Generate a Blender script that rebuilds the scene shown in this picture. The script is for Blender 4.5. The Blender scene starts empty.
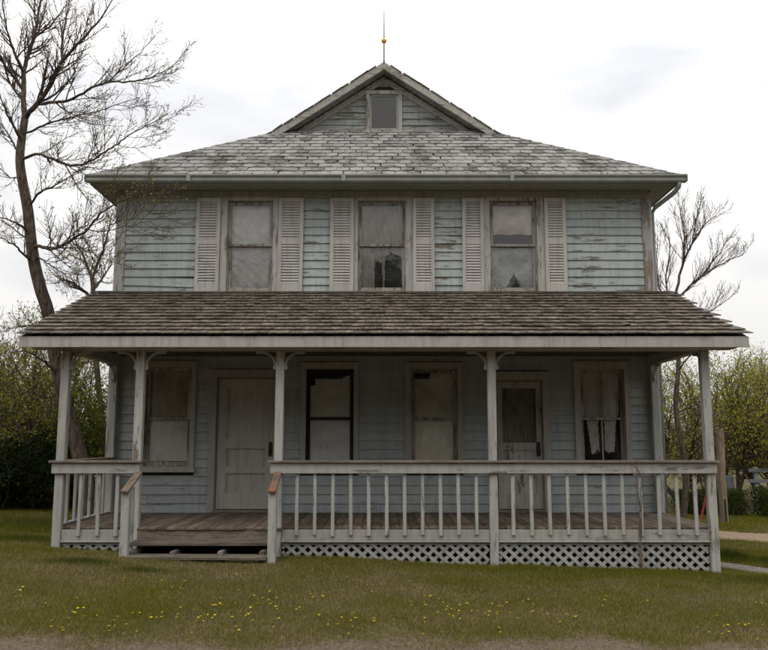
import bpy, bmesh, math, random
import numpy as np
from mathutils import Vector, Matrix, Euler

# ------------------------------------------------------------------ camera, sky, sun, exposure
SC = bpy.context.scene
COL = SC.collection
EYE = 1.65
PITCH = math.atan(115 / 810.0)
cam_d = bpy.data.cameras.new("camera")
cam_d.sensor_width = 36.0
cam_d.lens = 810.0 / 768.0 * 36.0
cam_d.clip_end = 2000
cam = bpy.data.objects.new("camera", cam_d)
cam.location = (0, 0, EYE)
cam.rotation_euler = (math.pi / 2 + PITCH, 0, 0)
COL.objects.link(cam)
SC.camera = cam
SC.view_settings.view_transform = 'Standard'
SC.view_settings.look = 'None'
SC.view_settings.exposure = -0.35
SC.view_settings.gamma = 1.0
SC.cycles.use_denoising = True
SC.cycles.max_bounces = 8
SC.cycles.transparent_max_bounces = 16

SUN_EL, SUN_AZ = math.radians(58), math.radians(200)   # azimuth clockwise from +Y
world = bpy.data.worlds.new("World")
SC.world = world
world.use_nodes = True
wn, wl = world.node_tree.nodes, world.node_tree.links
wn.clear()
w_out = wn.new('ShaderNodeOutputWorld')
w_bg = wn.new('ShaderNodeBackground')
w_sky = wn.new('ShaderNodeTexSky')
w_sky.sky_type = 'NISHITA'
w_sky.sun_disc = False
w_sky.sun_elevation = SUN_EL
w_sky.sun_rotation = SUN_AZ
w_tc = wn.new('ShaderNodeTexCoord')
w_map = wn.new('ShaderNodeMapping')
w_map.inputs['Scale'].default_value = (1.0, 1.0, 2.6)
w_map.inputs['Location'].default_value = (1.3, 0.4, 0.2)
w_n = wn.new('ShaderNodeTexNoise')
w_n.inputs['Scale'].default_value = 2.6
w_n.inputs['Detail'].default_value = 7
w_n.inputs['Roughness'].default_value = 0.5
w_r = wn.new('ShaderNodeValToRGB')
w_r.color_ramp.elements[0].position = 0.30
w_r.color_ramp.elements[0].color = (0.69, 0.70, 0.735, 1)      # grey undersides of cloud
w_r.color_ramp.elements[1].position = 0.50
w_r.color_ramp.elements[1].color = (1.0, 0.985, 0.965, 1)     # bright cloud
w_mix = wn.new('ShaderNodeMix')
w_mix.data_type = 'RGBA'
w_mix.inputs[0].default_value = 0.96                        # nearly closed cloud cover
wl.new(w_tc.outputs['Generated'], w_map.inputs['Vector'])
wl.new(w_map.outputs['Vector'], w_n.inputs['Vector'])
wl.new(w_n.outputs['Fac'], w_r.inputs['Fac'])
wl.new(w_sky.outputs['Color'], w_mix.inputs[6])
# an overcast sky grows brighter towards the zenith
w_sep = wn.new('ShaderNodeSeparateXYZ')
w_grad = wn.new('ShaderNodeMapRange')
w_grad.inputs[1].default_value = 0.0; w_grad.inputs[2].default_value = 1.0
w_grad.inputs[3].default_value = 10.2; w_grad.inputs[4].default_value = 26.0
w_mul = wn.new('ShaderNodeVectorMath'); w_mul.operation = 'SCALE'
wl.new(w_tc.outputs['Generated'], w_sep.inputs[0])
wl.new(w_sep.outputs['Z'], w_grad.inputs[0])
wl.new(w_r.outputs['Color'], w_mul.inputs[0])
wl.new(w_grad.outputs[0], w_mul.inputs['Scale'])
wl.new(w_mul.outputs[0], w_mix.inputs[7])
wl.new(w_mix.outputs[2], w_bg.inputs['Color'])
w_bg.inputs['Strength'].default_value = 0.10
wl.new(w_bg.outputs['Background'], w_out.inputs['Surface'])

sun_d = bpy.data.lights.new("sun", 'SUN')
sun_d.energy = 1.1
sun_d.angle = math.radians(25)
sun_d.color = (1.0, 0.93, 0.83)
sun = bpy.data.objects.new("sun", sun_d)
sdir = Vector((math.cos(SUN_EL) * math.sin(SUN_AZ), math.cos(SUN_EL) * math.cos(SUN_AZ), math.sin(SUN_EL)))
sun.rotation_euler = sdir.to_track_quat('Z', 'Y').to_euler()
sun.location = (0, 0, 30)
COL.objects.link(sun)

# ------------------------------------------------------------------ materials
rng = random.Random(7)


class NT:
    """small helper round a material's node tree"""
    def __init__(self, name):
        self.m = bpy.data.materials.new(name)
        self.m.use_nodes = True
        self.t = self.m.node_tree
        self.t.nodes.clear()
        self.out = self.t.nodes.new('ShaderNodeOutputMaterial')

    def n(self, typ, **kw):
        x = self.t.nodes.new('ShaderNode' + typ)
        for k, v in kw.items():
            setattr(x, k, v)
        return x

    def link(self, a, b):
        self.t.links.new(a, b)

    def inp(self, sock, v):
        if isinstance(v, bpy.types.NodeSocket):
            self.link(v, sock)
        elif v is not None:
            if hasattr(sock.default_value, '__len__') and len(sock.default_value) == 4 and len(v) == 3:
                v = (*v, 1)
            sock.default_value = v

    def math(self, op, a, b=None, c=None, clamp=False):
        x = self.n('Math', operation=op, use_clamp=clamp)
        self.inp(x.inputs[0], a)
        if b is not None: self.inp(x.inputs[1], b)
        if c is not None: self.inp(x.inputs[2], c)
        return x.outputs[0]

    def mix(self, f, a, b, blend='MIX'):
        x = self.n('Mix', data_type='RGBA', blend_type=blend)
        self.inp(x.inputs[0], f); self.inp(x.inputs[6], a); self.inp(x.inputs[7], b)
        return x.outputs[2]

    def ramp(self, v, lo, hi, a=0.0, b=1.0):
        x = self.n('MapRange', interpolation_type='SMOOTHSTEP')
        self.inp(x.inputs[0], v)
        self.inp(x.inputs[1], lo); self.inp(x.inputs[2], hi)
        self.inp(x.inputs[3], a); self.inp(x.inputs[4], b)
        return x.outputs[0]

    def coords(self, scale=(1, 1, 1), rand=True):
        g = self.n('NewGeometry')
        v = g.outputs['Position']
        if rand:
            oi = self.n('ObjectInfo')
            c = self.n('CombineXYZ')
            r = self.math('MULTIPLY', oi.outputs['Random'], 13.0)
            for i in range(3): self.link(r, c.inputs[i])
            a = self.n('VectorMath', operation='ADD')
            self.link(v, a.inputs[0]); self.link(c.outputs[0], a.inputs[1])
            v = a.outputs[0]
        mp = self.n('Mapping')
        mp.inputs['Scale'].default_value = scale
        self.link(v, mp.inputs['Vector'])
        return mp.outputs['Vector']

    def noise(self, vec, scale, detail=5, rough=0.55):
        x = self.n('TexNoise')
        self.link(vec, x.inputs['Vector'])
        x.inputs['Scale'].default_value = scale
        x.inputs['Detail'].default_value = detail
        x.inputs['Roughness'].default_value = rough
        return x.outputs['Fac']

    def done(self, color, rough=0.7, bump=None, dist=0.003, strength=0.6, spec=0.3, **kw):
        p = self.n('BsdfPrincipled')
        self.inp(p.inputs['Base Color'], color)
        self.inp(p.inputs['Roughness'], rough)
        p.inputs['Specular IOR Level'].default_value = spec
        for k, v in kw.items():
            self.inp(p.inputs[k.replace('_', ' ')], v)
        if bump is not None:
            b = self.n('Bump')
            b.inputs['Distance'].default_value = dist
            b.inputs['Strength'].default_value = strength
            self.link(bump, b.inputs['Height'])
            self.link(b.outputs['Normal'], p.inputs['Normal'])
        self.link(p.outputs['BSDF'], self.out.inputs['Surface'])
        return self.m


AX = {'x': (0.22, 1.0, 1.5), 'z': (1.6, 1.6, 0.22), 'y': (1.6, 0.22, 1.6)}


def paint(name, col, wood_a, wood_b, axis, peel, rough=0.62, grime=0.25):
    """old oil paint flaking off along the grain of the board"""
    k = NT(name)
    g = k.coords(AX[axis])
    flat = k.coords((1, 1, 1), rand=False)
    n1 = k.noise(g, 11, 9, 0.62)
    n2 = k.noise(g, 70, 4, 0.6)
    n3 = k.noise(flat, 1.7, 3)
    oi = k.n('ObjectInfo')
    v = k.math('MULTIPLY_ADD', n1, 0.72, k.math('MULTIPLY', n2, 0.28))
    thr = k.math('MULTIPLY_ADD', n3, -0.34, k.math('MULTIPLY_ADD', oi.outputs['Random'], -0.04, peel + 0.19))
    mask = k.ramp(k.math('SUBTRACT', v, thr), -0.012, 0.02)
    grain = k.noise(g, 130, 3, 0.7)
    wood = k.mix(k.ramp(grain, 0.3, 0.7), wood_a, wood_b)
    tone = k.math('MULTIPLY_ADD', oi.outputs['Random'], 0.16, 0.90)
    streak = k.noise(k.coords((7, 7, 0.7), rand=False), 2.2, 6, 0.6)
    dirt = k.math('MULTIPLY', tone, k.ramp(streak, 0.25, 0.6, 1.0 - grime, 1.0))
    fine = k.ramp(k.noise(g, 38, 5, 0.7), 0.25, 0.7, 0.90, 1.06)
    dirt = k.math('MULTIPLY', dirt, fine)
    cc = k.n('CombineColor')
    for i in range(3): k.link(dirt, cc.inputs[i])
    pc = k.mix(1.0, col, cc.outputs[0], 'MULTIPLY')
    edge = k.math('MULTIPLY', k.ramp(k.math('SUBTRACT', v, thr), -0.07, -0.012), 0.35)
    pc = k.mix(edge, pc, tuple(c * 0.62 for c in col))
    c = k.mix(mask, pc, wood)
    h = k.math('MULTIPLY_ADD', mask, -0.8, k.math('MULTIPLY', grain, 0.35))
    return k.done(c, rough, h, 0.003, 0.7)


def wood(name, a, b, axis, rough=0.85, blotch=None, scale=1.0):
    """bare weathered timber"""
    k = NT(name)
    g = k.coords(AX[axis])
    n1 = k.noise(g, 14 * scale, 8, 0.65)
    n2 = k.noise(g, 90 * scale, 4, 0.65)
    isl = k.n('NewGeometry').outputs['Random Per Island']
    oi = k.n('ObjectInfo').outputs['Random']
    r = k.math('FRACT', k.math('ADD', isl, oi))
    f = k.math('ADD', k.math('MULTIPLY', n1, 0.6), k.math('MULTIPLY', n2, 0.4))
    c = k.mix(k.ramp(f, 0.34, 0.66), a, b)
    tone = k.math('MULTIPLY_ADD', r, 0.55, 0.72)
    cc = k.n('CombineColor')
    for i in range(3): k.link(tone, cc.inputs[i])
    c = k.mix(1.0, c, cc.outputs[0], 'MULTIPLY')
    if blotch:
        bl = k.noise(k.coords((1, 1, 1), rand=False), 3.1, 6, 0.6)
        c = k.mix(k.math('MULTIPLY', k.ramp(bl, 0.48, 0.66), 0.7), c, blotch)
    return k.done(c, rough, f, 0.004, 0.6, spec=0.15)


def asphalt(name):
    """faded hexagonal shingle, pale with lichen and worn to dark patches"""
    k = NT(name)
    p = k.coords((1, 1, 1), rand=True)
    q = k.coords((1, 1, 1), rand=False)
    isl = k.n('NewGeometry').outputs['Random Per Island']
    oi = k.n('ObjectInfo').outputs['Random']
    r = k.math('FRACT', k.math('ADD', isl, oi))
    n = k.noise(p, 13, 7, 0.65)
    big = k.noise(q, 0.9, 4, 0.55)
    lich = k.math('ADD', k.math('MULTIPLY', n, 0.50), k.math('ADD', k.math('MULTIPLY', r, 0.16), k.math('MULTIPLY', big, 0.42)))
    c = k.mix(k.ramp(lich, 0.36, 0.62), (0.055, 0.05, 0.044), (0.30, 0.295, 0.283))
    c = k.mix(k.math('MULTIPLY', k.ramp(k.noise(q, 1.4, 5, 0.6), 0.53, 0.66), 0.7), c, (0.065, 0.056, 0.045))
    grit = k.noise(p, 160, 3, 0.7)
    c = k.mix(k.ramp(grit, 0.4, 0.75, 0, 0.35), c, (0.09, 0.085, 0.08))
    return k.done(c, 0.92, k.math('ADD', grit, n), 0.004, 0.6, spec=0.1)


def plain(name, col, rough=0.7, var=0.25, scale=8, spec=0.3, metallic=0.0, stretch=(1, 1, 1)):
    k = NT(name)
    n = k.noise(k.coords(stretch), scale, 6, 0.6)
    c = k.mix(k.ramp(n, 0.3, 0.7), tuple(x * (1 - var) for x in col), tuple(min(1, x * (1 + var)) for x in col))
    return k.done(c, rough, n, 0.002, 0.4, spec=spec, Metallic=metallic)


def glass(name, dust=0.10):
    k = NT(name)
    tr = k.n('BsdfTransparent'); tr.inputs[0].default_value = (0.985, 0.99, 0.985, 1)
    gl = k.n('BsdfGlossy'); gl.inputs['Roughness'].default_value = 0.04
    df = k.n('BsdfDiffuse'); df.inputs[0].default_value = (0.32, 0.30, 0.26, 1)
    fr = k.n('Fresnel'); fr.inputs[0].default_value = 1.5
    w = k.noise(k.coords((1, 1, 1)), 4, 3)
    b = k.n('Bump'); b.inputs['Distance'].default_value = 0.01; b.inputs['Strength'].default_value = 0.25
    k.link(w, b.inputs['Height']); k.link(b.outputs[0], gl.inputs['Normal'])
    m1 = k.n('MixShader'); k.link(fr.outputs[0], m1.inputs[0]); k.link(tr.outputs[0], m1.inputs[1]); k.link(gl.outputs[0], m1.inputs[2])
    d = k.ramp(k.noise(k.coords((1, 1, 1)), 9, 7, 0.65), 0.35, 0.75, dust * 0.4, dust * 2.0)
    m2 = k.n('MixShader'); k.link(d, m2.inputs[0]); k.link(m1.outputs[0], m2.inputs[1]); k.link(df.outputs[0], m2.inputs[2])
    k.link(m2.outputs[0], k.out.inputs['Surface'])
    return k.m


def cloth(name, a, b, scale=6, stretch=(1, 1, 1), transl=0.06, lace=False):
    k = NT(name)
    v = k.coords(stretch)
    n = k.noise(v, scale, 7, 0.6)
    c = k.mix(k.ramp(n, 0.32, 0.68), a, b)
    st = k.noise(k.coords((1, 1, 1)), 2.6, 5, 0.55)
    c = k.mix(k.ramp(st, 0.52, 0.72, 0, 0.55), c, tuple(x * 0.55 for x in a))
    p = k.n('BsdfDiffuse'); k.link(c, p.inputs[0])
    t = k.n('BsdfTranslucent'); k.link(c, t.inputs[0])
    m = k.n('MixShader'); m.inputs[0].default_value = transl
    k.link(p.outputs[0], m.inputs[1]); k.link(t.outputs[0], m.inputs[2])
    out = m.outputs[0]
    if lace:
        vo = k.n('TexVoronoi'); vo.inputs['Scale'].default_value = 80
        k.link(k.coords((1, 1, 1)), vo.inputs['Vector'])
        holes = k.ramp(vo.outputs['Distance'], 0.30, 0.42, 0.0, 0.22)
        tr = k.n('BsdfTransparent')
        m2 = k.n('MixShader'); k.link(holes, m2.inputs[0]); k.link(out, m2.inputs[1]); k.link(tr.outputs[0], m2.inputs[2])
        out = m2.outputs[0]
    k.link(out, k.out.inputs['Surface'])
    return k.m


def bark(name, a, b):
    k = NT(name)
    v = k.coords((1.4, 1.4, 0.3))
    n = k.noise(v, 22, 7, 0.7)
    c = k.mix(k.ramp(n, 0.35, 0.65), a, b)
    return k.done(c, 0.9, n, 0.02, 0.8, spec=0.1)


def leafmat(name, a, b, transl=0.35):
    k = NT(name)
    r = k.n('NewGeometry').outputs['Random Per Island']
    n = k.noise(k.coords((1, 1, 1), rand=False), 0.9, 3)
    f = k.math('ADD', k.math('MULTIPLY', r, 0.6), k.math('MULTIPLY', n, 0.4))
    c = k.mix(k.ramp(f, 0.15, 0.85), a, b)
    p = k.n('BsdfDiffuse'); k.link(c, p.inputs[0])
    t = k.n('BsdfTranslucent'); k.link(c, t.inputs[0])
    m = k.n('MixShader'); m.inputs[0].default_value = transl
    k.link(p.outputs[0], m.inputs[1]); k.link(t.outputs[0], m.inputs[2])
    k.link(m.outputs[0], k.out.inputs['Surface'])
    return k.m


def attr_blade(name):
    k = NT(name)
    a = k.n('Attribute', attribute_name='tint')
    p = k.n('BsdfDiffuse'); k.link(a.outputs['Color'], p.inputs[0])
    t = k.n('BsdfTranslucent'); k.link(a.outputs['Color'], t.inputs[0])
    m = k.n('MixShader'); m.inputs[0].default_value = 0.3
    k.link(p.outputs[0], m.inputs[1]); k.link(t.outputs[0], m.inputs[2])
    k.link(m.outputs[0], k.out.inputs['Surface'])
    return k.m


GREY_A, GREY_B = (0.10, 0.085, 0.068), (0.24, 0.21, 0.175)
M = {}
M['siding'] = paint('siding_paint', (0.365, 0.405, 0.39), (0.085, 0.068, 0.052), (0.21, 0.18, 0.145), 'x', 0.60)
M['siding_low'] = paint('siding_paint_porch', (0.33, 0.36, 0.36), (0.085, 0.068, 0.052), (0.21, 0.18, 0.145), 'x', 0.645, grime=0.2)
M['gable'] = paint('gable_paint', (0.27, 0.29, 0.27), (0.08, 0.07, 0.056), (0.20, 0.18, 0.15), 'x', 0.55)
M['trim_z'] = paint('trim_paint_upright', (0.40, 0.39, 0.36), GREY_A, GREY_B, 'z', 0.56)
M['trim_x'] = paint('trim_paint_level', (0.40, 0.39, 0.36), GREY_A, GREY_B, 'x', 0.60)
M['shutter'] = paint('shutter_paint', (0.44, 0.425, 0.395), GREY_A, GREY_B, 'z', 0.65, grime=0.25)
M['slat'] = paint('slat_paint', (0.42, 0.40, 0.37), GREY_A, GREY_B, 'x', 0.66, grime=0.3)
M['sash'] = paint('sash_paint', (0.33, 0.31, 0.275), (0.08, 0.065, 0.05), (0.19, 0.16, 0.13), 'z', 0.53)
M['corner'] = paint('worn_corner_board', (0.36, 0.36, 0.33), (0.13, 0.105, 0.08), (0.25, 0.21, 0.17), 'z', 0.47)
M['barge'] = paint('barge_board', (0.36, 0.345, 0.305), (0.10, 0.085, 0.068), (0.22, 0.195, 0.16), 'x', 0.56)
M['post'] = paint('porch_post_paint', (0.39, 0.385, 0.36), GREY_A, GREY_B, 'z', 0.60)
M['rail'] = paint('porch_rail_paint', (0.35, 0.34, 0.315), GREY_A, GREY_B, 'x', 0.61)
M['fascia'] = paint('fascia_paint', (0.40, 0.38, 0.355), GREY_A, GREY_B, 'x', 0.68, grime=0.3)
M['lath'] = paint('lattice_paint', (0.36, 0.355, 0.33), GREY_A, GREY_B, 'x', 0.61, grime=0.3)
M['soffit'] = paint('soffit_paint', (0.29, 0.30, 0.25), (0.1, 0.085, 0.065), (0.2, 0.17, 0.135), 'x', 0.66)
M['gutter'] = plain('gutter_metal', (0.25, 0.275, 0.25), 0.45, 0.12, 5, 0.4)
M['door'] = paint('door_paint', (0.40, 0.385, 0.35), (0.09, 0.072, 0.056), (0.20, 0.17, 0.14), 'z', 0.68, grime=0.25)
M['black'] = plain('black_frame', (0.012, 0.011, 0.01), 0.6, 0.3)
M['iron'] = plain('dark_iron', (0.03, 0.028, 0.025), 0.7, 0.3)
M['sheath'] = plain('old_sheathing', (0.05, 0.043, 0.036), 0.9, 0.3)
M['room'] = plain('room_plaster', (0.10, 0.09, 0.08), 0.9, 0.2)
M['felt'] = plain('roof_felt', (0.035, 0.032, 0.028), 0.95, 0.3)
M['hexa'] = asphalt('hex_shingle')
M['cedar'] = wood('cedar_shingle', (0.045, 0.036, 0.028), (0.235, 0.20, 0.16), 'y', blotch=(0.04, 0.032, 0.025))
M['floor'] = wood('porch_floor_board', (0.07, 0.052, 0.04), (0.20, 0.155, 0.12), 'y')
M['step'] = wood('step_board', (0.085, 0.068, 0.053), (0.24, 0.205, 0.17), 'x')
M['cap'] = wood('rail_cap_board', (0.09, 0.075, 0.06), (0.23, 0.195, 0.165), 'x')
M['redcap'] = wood('stair_cap_board', (0.09, 0.07, 0.055), (0.26, 0.205, 0.155), 'y', blotch=(0.24, 0.105, 0.055))
M['ceil'] = wood('porch_ceiling_board', (0.05, 0.043, 0.036), (0.115, 0.10, 0.085), 'x')
M['glass'] = glass('old_glass', 0.022)
M['glass_clean'] = glass('gable_glass', 0.05)
M['plastic'] = cloth('plastic_sheet', (0.74, 0.73, 0.72), (0.88, 0.87, 0.85), 3.5)
M['lace'] = cloth('brown_lace', (0.34, 0.30, 0.27), (0.62, 0.56, 0.51), 9, (9, 1, 0.35), lace=True)
M['blind'] = cloth('peach_blind', (0.70, 0.60, 0.53), (0.80, 0.71, 0.64), 3)
M['film'] = cloth('grey_film', (0.50, 0.50, 0.52), (0.72, 0.72, 0.73), 4)
M['white'] = cloth('white_blind', (0.88, 0.86, 0.81), (0.92, 0.90, 0.86), 2.5)
M['ochre'] = cloth('ochre_curtain', (0.50, 0.44, 0.34), (0.62, 0.55, 0.44), 4)
M['paper'] = cloth('torn_paper', (0.78, 0.77, 0.70), (0.88, 0.86, 0.80), 4)
M['beige'] = cloth('beige_blind', (0.76, 0.70, 0.58), (0.84, 0.79, 0.68), 3)
M['drape'] = cloth('door_drape', (0.20, 0.17, 0.145), (0.40, 0.35, 0.30), 8, (6, 1, 0.4))
M['whitelace'] = cloth('white_lace', (0.72, 0.70, 0.66), (0.90, 0.88, 0.84), 9, (4, 1, 0.6))
M['amber'] = plain('amber_ball', (0.75, 0.42, 0.03), 0.25, 0.1, 4, 0.5)
M['bark'] = bark('bark_grey_brown', (0.035, 0.027, 0.021), (0.15, 0.118, 0.092))
M['twig'] = plain('twig_bark', (0.085, 0.062, 0.052), 0.9, 0.3, 20, 0.1)
M['bud'] = leafmat('young_leaf', (0.19, 0.18, 0.04), (0.34, 0.30, 0.07))
M['leaf_y'] = leafmat('spring_leaf', (0.16, 0.165, 0.026), (0.36, 0.34, 0.065), 0.45)
M['leaf_g'] = leafmat('green_leaf', (0.065, 0.09, 0.014), (0.17, 0.20, 0.032), 0.4)
M['leaf_h'] = leafmat('hedge_leaf', (0.02, 0.034, 0.009), (0.075, 0.098, 0.022))
M['leaf_t'] = leafmat('fresh_leaf', (0.20, 0.205, 0.03), (0.42, 0.40, 0.075), 0.45)
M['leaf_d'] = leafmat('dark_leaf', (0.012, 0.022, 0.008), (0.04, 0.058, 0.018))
M['blade'] = attr_blade('grass_blade')
M['dand'] = plain('dandelion_yellow', (0.66, 0.50, 0.015), 0.8, 0.12, 60)
M['stem'] = plain('green_stem', (0.07, 0.10, 0.02), 0.8, 0.2)
M['pole'] = wood('pole_wood', (0.13, 0.095, 0.065), (0.30, 0.235, 0.17), 'z')
M['red'] = plain('red_enamel', (0.36, 0.045, 0.025), 0.5, 0.25)
M['blue'] = plain('blue_grey_paint', (0.085, 0.098, 0.105), 0.6, 0.25)
M['greywood'] = wood('grey_rail_wood', (0.14, 0.145, 0.15), (0.27, 0.275, 0.28), 'x')
M['straw'] = plain('dead_stem', (0.14, 0.105, 0.075), 0.9, 0.3)

# ------------------------------------------------------------------ geometry helpers
WL = {}


def empty(name, loc):
    o = bpy.data.objects.new(name, None)
    o.location = loc
    o.empty_display_size = 0.2
    COL.objects.link(o)
    WL[o] = Vector(loc)
    return o


def tag(o, label=None, cat=None, group=None, kind=None):
    if label: o['label'] = label
    if cat: o['category'] = cat
    if group: o['group'] = group
    if kind: o['kind'] = kind
    return o


def add(name, me, mat, parent=None, loc=(0, 0, 0), rot=None, scale=None):
    if mat is not None and len(me.materials) == 0:
        me.materials.append(mat)
    o = bpy.data.objects.new(name, me)
    loc = Vector(loc)
    WL[o] = loc
    if parent is not None:
        o.parent = parent
        o.location = loc - WL[parent]
    else:
        o.location = loc
    if rot is not None: o.rotation_euler = rot
    if scale is not None: o.scale = scale
    COL.objects.link(o)
    return o


def mesh(name, verts, faces, smooth=False):
    me = bpy.data.meshes.new(name)
    me.from_pydata(verts, [], faces)
    if smooth:
        for p in me.polygons: p.use_smooth = True
    me.update()
    return me


BOXF = [(0, 3, 2, 1), (4, 5, 6, 7), (0, 1, 5, 4), (1, 2, 6, 5), (2, 3, 7, 6), (3, 0, 4, 7)]


def boxv(x0, x1, y0, y1, z0, z1):
    return [(x0, y0, z0), (x1, y0, z0), (x1, y1, z0), (x0, y1, z0), (x0, y0, z1), (x1, y0, z1), (x1, y1, z1), (x0, y1, z1)]


class MB:
    """collects geometry for ONE mesh"""
    def __init__(self):
        self.v, self.f = [], []

    def add(self, v, f, mx=None):
        b = len(self.v)
        if mx is not None: v = [tuple(mx @ Vector(p)) for p in v]
        self.v += [tuple(p) for p in v]
        self.f += [tuple(i + b for i in q) for q in f]
        return self

    def box(self, *a):
        return self.add(boxv(*a), BOXF)

    def prism(self, poly, y0, y1, mx=None):
        """polygon in XZ extruded along Y"""
        n = len(poly)
        v = [(p[0], y0, p[1]) for p in poly] + [(p[0], y1, p[1]) for p in poly]
        f = [tuple(range(n)), tuple(range(2 * n - 1, n - 1, -1))]
        f += [(i, i + n, (i + 1) % n + n, (i + 1) % n) for i in range(n)]
        return self.add(v, f, mx)

    def mesh(self, name, origin=(0, 0, 0), bevel=0.0, smooth=False, fix=True):
        ox, oy, oz = origin
        me = bpy.data.meshes.new(name)
        me.from_pydata([(x - ox, y - oy, z - oz) for x, y, z in self.v], [], self.f)
        if fix or bevel:
            bm = bmesh.new(); bm.from_mesh(me)
            if fix: bmesh.ops.recalc_face_normals(bm, faces=bm.faces)
            if bevel:
                bmesh.ops.bevel(bm, geom=bm.edges[:], offset=bevel, segments=1, affect='EDGES', clamp_overlap=True)
            bm.to_mesh(me); bm.free()
        if smooth:
            for p in me.polygons: p.use_smooth = True
        me.update()
        return me


_bc = {}


def box(name, mat, parent, x0, x1, y0, y1, z0, z1, bevel=0.004, rot=None):
    c = ((x0 + x1) / 2, (y0 + y1) / 2, (z0 + z1) / 2)
    key = (round(x1 - x0, 4), round(y1 - y0, 4), round(z1 - z0, 4), bevel, mat.name)
    me = _bc.get(key)
    if me is None:
        hx, hy, hz = (x1 - x0) / 2, (y1 - y0) / 2, (z1 - z0) / 2
        b = min(bevel, hx * 0.6, hy * 0.6, hz * 0.6)
        me = MB().box(-hx, hx, -hy, hy, -hz, hz).mesh(name, bevel=b)
        me.materials.append(mat)
        _bc[key] = me
    return add(name, me, None, parent, c, rot)


def jit(a):
    return rng.uniform(-a, a)


# ------------------------------------------------------------------ ground
def sstep(a, b, x):
    t = np.clip((x - a) / (b - a), 0, 1)
    return t * t * (3 - 2 * t)


def gz(x, y):
    x = np.asarray(x, float); y = np.asarray(y, float)
    a = 0.195 - 0.039 * np.clip(x, -7.5, 9.0)
    near = 0.03 - 0.008 * np.clip(x, -7.5, 9)
    t = sstep(5.6, 9.7, y)
    z = near * (1 - t) + a * t
    z = z + 0.010 * np.sin(x * 1.7 + y * 0.9) + 0.008 * np.sin(x * 3.1 - y * 2.3 + 1.0) + 0.006 * np.sin(x * 0.6 + y * 3.7)
    fade = sstep(30, 80, np.hypot(x, y))
    return z * (1 - fade) + 0.0 * fade


def g1(x, y):
    return float(gz(x, y))


def vnoise(x, y, seed=0):
    """cheap value noise on arrays"""
    xi, yi = np.floor(x).astype(int), np.floor(y).astype(int)
    fx, fy = x - xi, y - yi
    fx, fy = fx * fx * (3 - 2 * fx), fy * fy * (3 - 2 * fy)

    def h(i, j):
        n = (i * 374761393 + j * 668265263 + seed * 974711) & 0x7fffffff
        n = ((n ^ (n >> 13)) * 1274126177) & 0x7fffffff
        return ((n ^ (n >> 16)) & 0xffff) / 65535.0
    return (h(xi, yi) * (1 - fx) + h(xi + 1, yi) * fx) * (1 - fy) + (h(xi, yi + 1) * (1 - fx) + h(xi + 1, yi + 1) * fx) * fy


def fnoise(x, y, seed=0):
    return 0.55 * vnoise(x, y, seed) + 0.28 * vnoise(x * 2.1, y * 2.1, seed + 1) + 0.17 * vnoise(x * 4.3, y * 4.3, seed + 2)


def span(lo, hi, step):
    return list(np.arange(lo, hi + 1e-6, step))


xs = [-500, -250, -120, -60, -35, -22, -16, -13] + span(-11, 11, 0.2) + [13, 16, 22, 35, 60, 120, 250, 500]
ys = [-120, -60, -30, -15, -6, 0, 2.5] + span(4, 21, 0.2) + [22, 24, 27, 31, 36, 45, 60, 90, 140, 250, 600]
GX, GY = np.meshgrid(np.array(xs), np.array(ys))
GZ = gz(GX, GY)
nx, ny = len(xs), len(ys)
gv = np.stack([GX, GY, GZ], -1).reshape(-1, 3).tolist()
gf = [(j * nx + i, j * nx + i + 1, (j + 1) * nx + i + 1, (j + 1) * nx + i) for j in range(ny - 1) for i in range(nx - 1)]
k = NT('lawn_soil')
p_ = k.coords((1, 1, 1), rand=False)
nb = k.noise(p_, 1.1, 5, 0.6)
nf = k.noise(p_, 24, 6, 0.7)
soilc = k.mix(k.ramp(nf, 0.3, 0.7), (0.075, 0.058, 0.036), (0.16, 0.13, 0.085))
turf = k.mix(k.ramp(nf, 0.3, 0.7), (0.05, 0.048, 0.016), (0.12, 0.105, 0.045))
sep = k.n('SeparateXYZ'); k.link(p_, sep.inputs[0])
edge = k.math('ADD', sep.outputs[1], k.math('MULTIPLY', k.math('SUBTRACT', nb, 0.5), 1.3))
dirt_f = k.ramp(edge, 6.6, 7.2, 1.0, 0.0)
earth = k.mix(k.ramp(nf, 0.3, 0.72), (0.085, 0.064, 0.046), (0.17, 0.132, 0.10))
gcol = k.mix(k.ramp(nb, 0.42, 0.66), turf, soilc)
gcol = k.mix(dirt_f, gcol, earth)
M['ground'] = k.done(gcol, 0.95, nf, 0.02, 0.6, spec=0.05)
ground = add('ground', mesh('ground', gv, gf, True), M['ground'])
tag(ground, 'sloping front yard of thin turf with a bare dirt edge', 'ground', kind='structure')


def strip(name, pts, label, mat, lift=0.016, n=40, m=6):
    """sheet laid on the ground; pts = (left point, right point) pairs"""
    v, f = [], []
    P = np.array(pts, float)
    tt = np.linspace(0, len(P) - 1, n)
    for t in tt:
        i = min(int(t), len(P) - 2); u = t - i
        a = P[i, 0] * (1 - u) + P[i + 1, 0] * u
        b = P[i, 1] * (1 - u) + P[i + 1, 1] * u
        for j in range(m):
            s = j / (m - 1)
            q = a * (1 - s) + b * s
            w = 0.05 * math.sin(t * 9 + j * 2.0) if j in (0, m - 1) else 0
            d = (b - a) / max(np.linalg.norm(b - a), 1e-6)
            q = q + d * w
            zz = g1(*q) + lift - (0.03 if j in (0, m - 1) else 0)
            v.append((q[0], q[1], zz))
    for i in range(n - 1):
        for j in range(m - 1):
            f.append((i * m + j, i * m + j + 1, (i + 1) * m + j + 1, (i + 1) * m + j))
    me = MB().add(v, f).mesh(name, smooth=True)
    return tag(add(name, me, mat), label, 'path', kind='structure')


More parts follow.
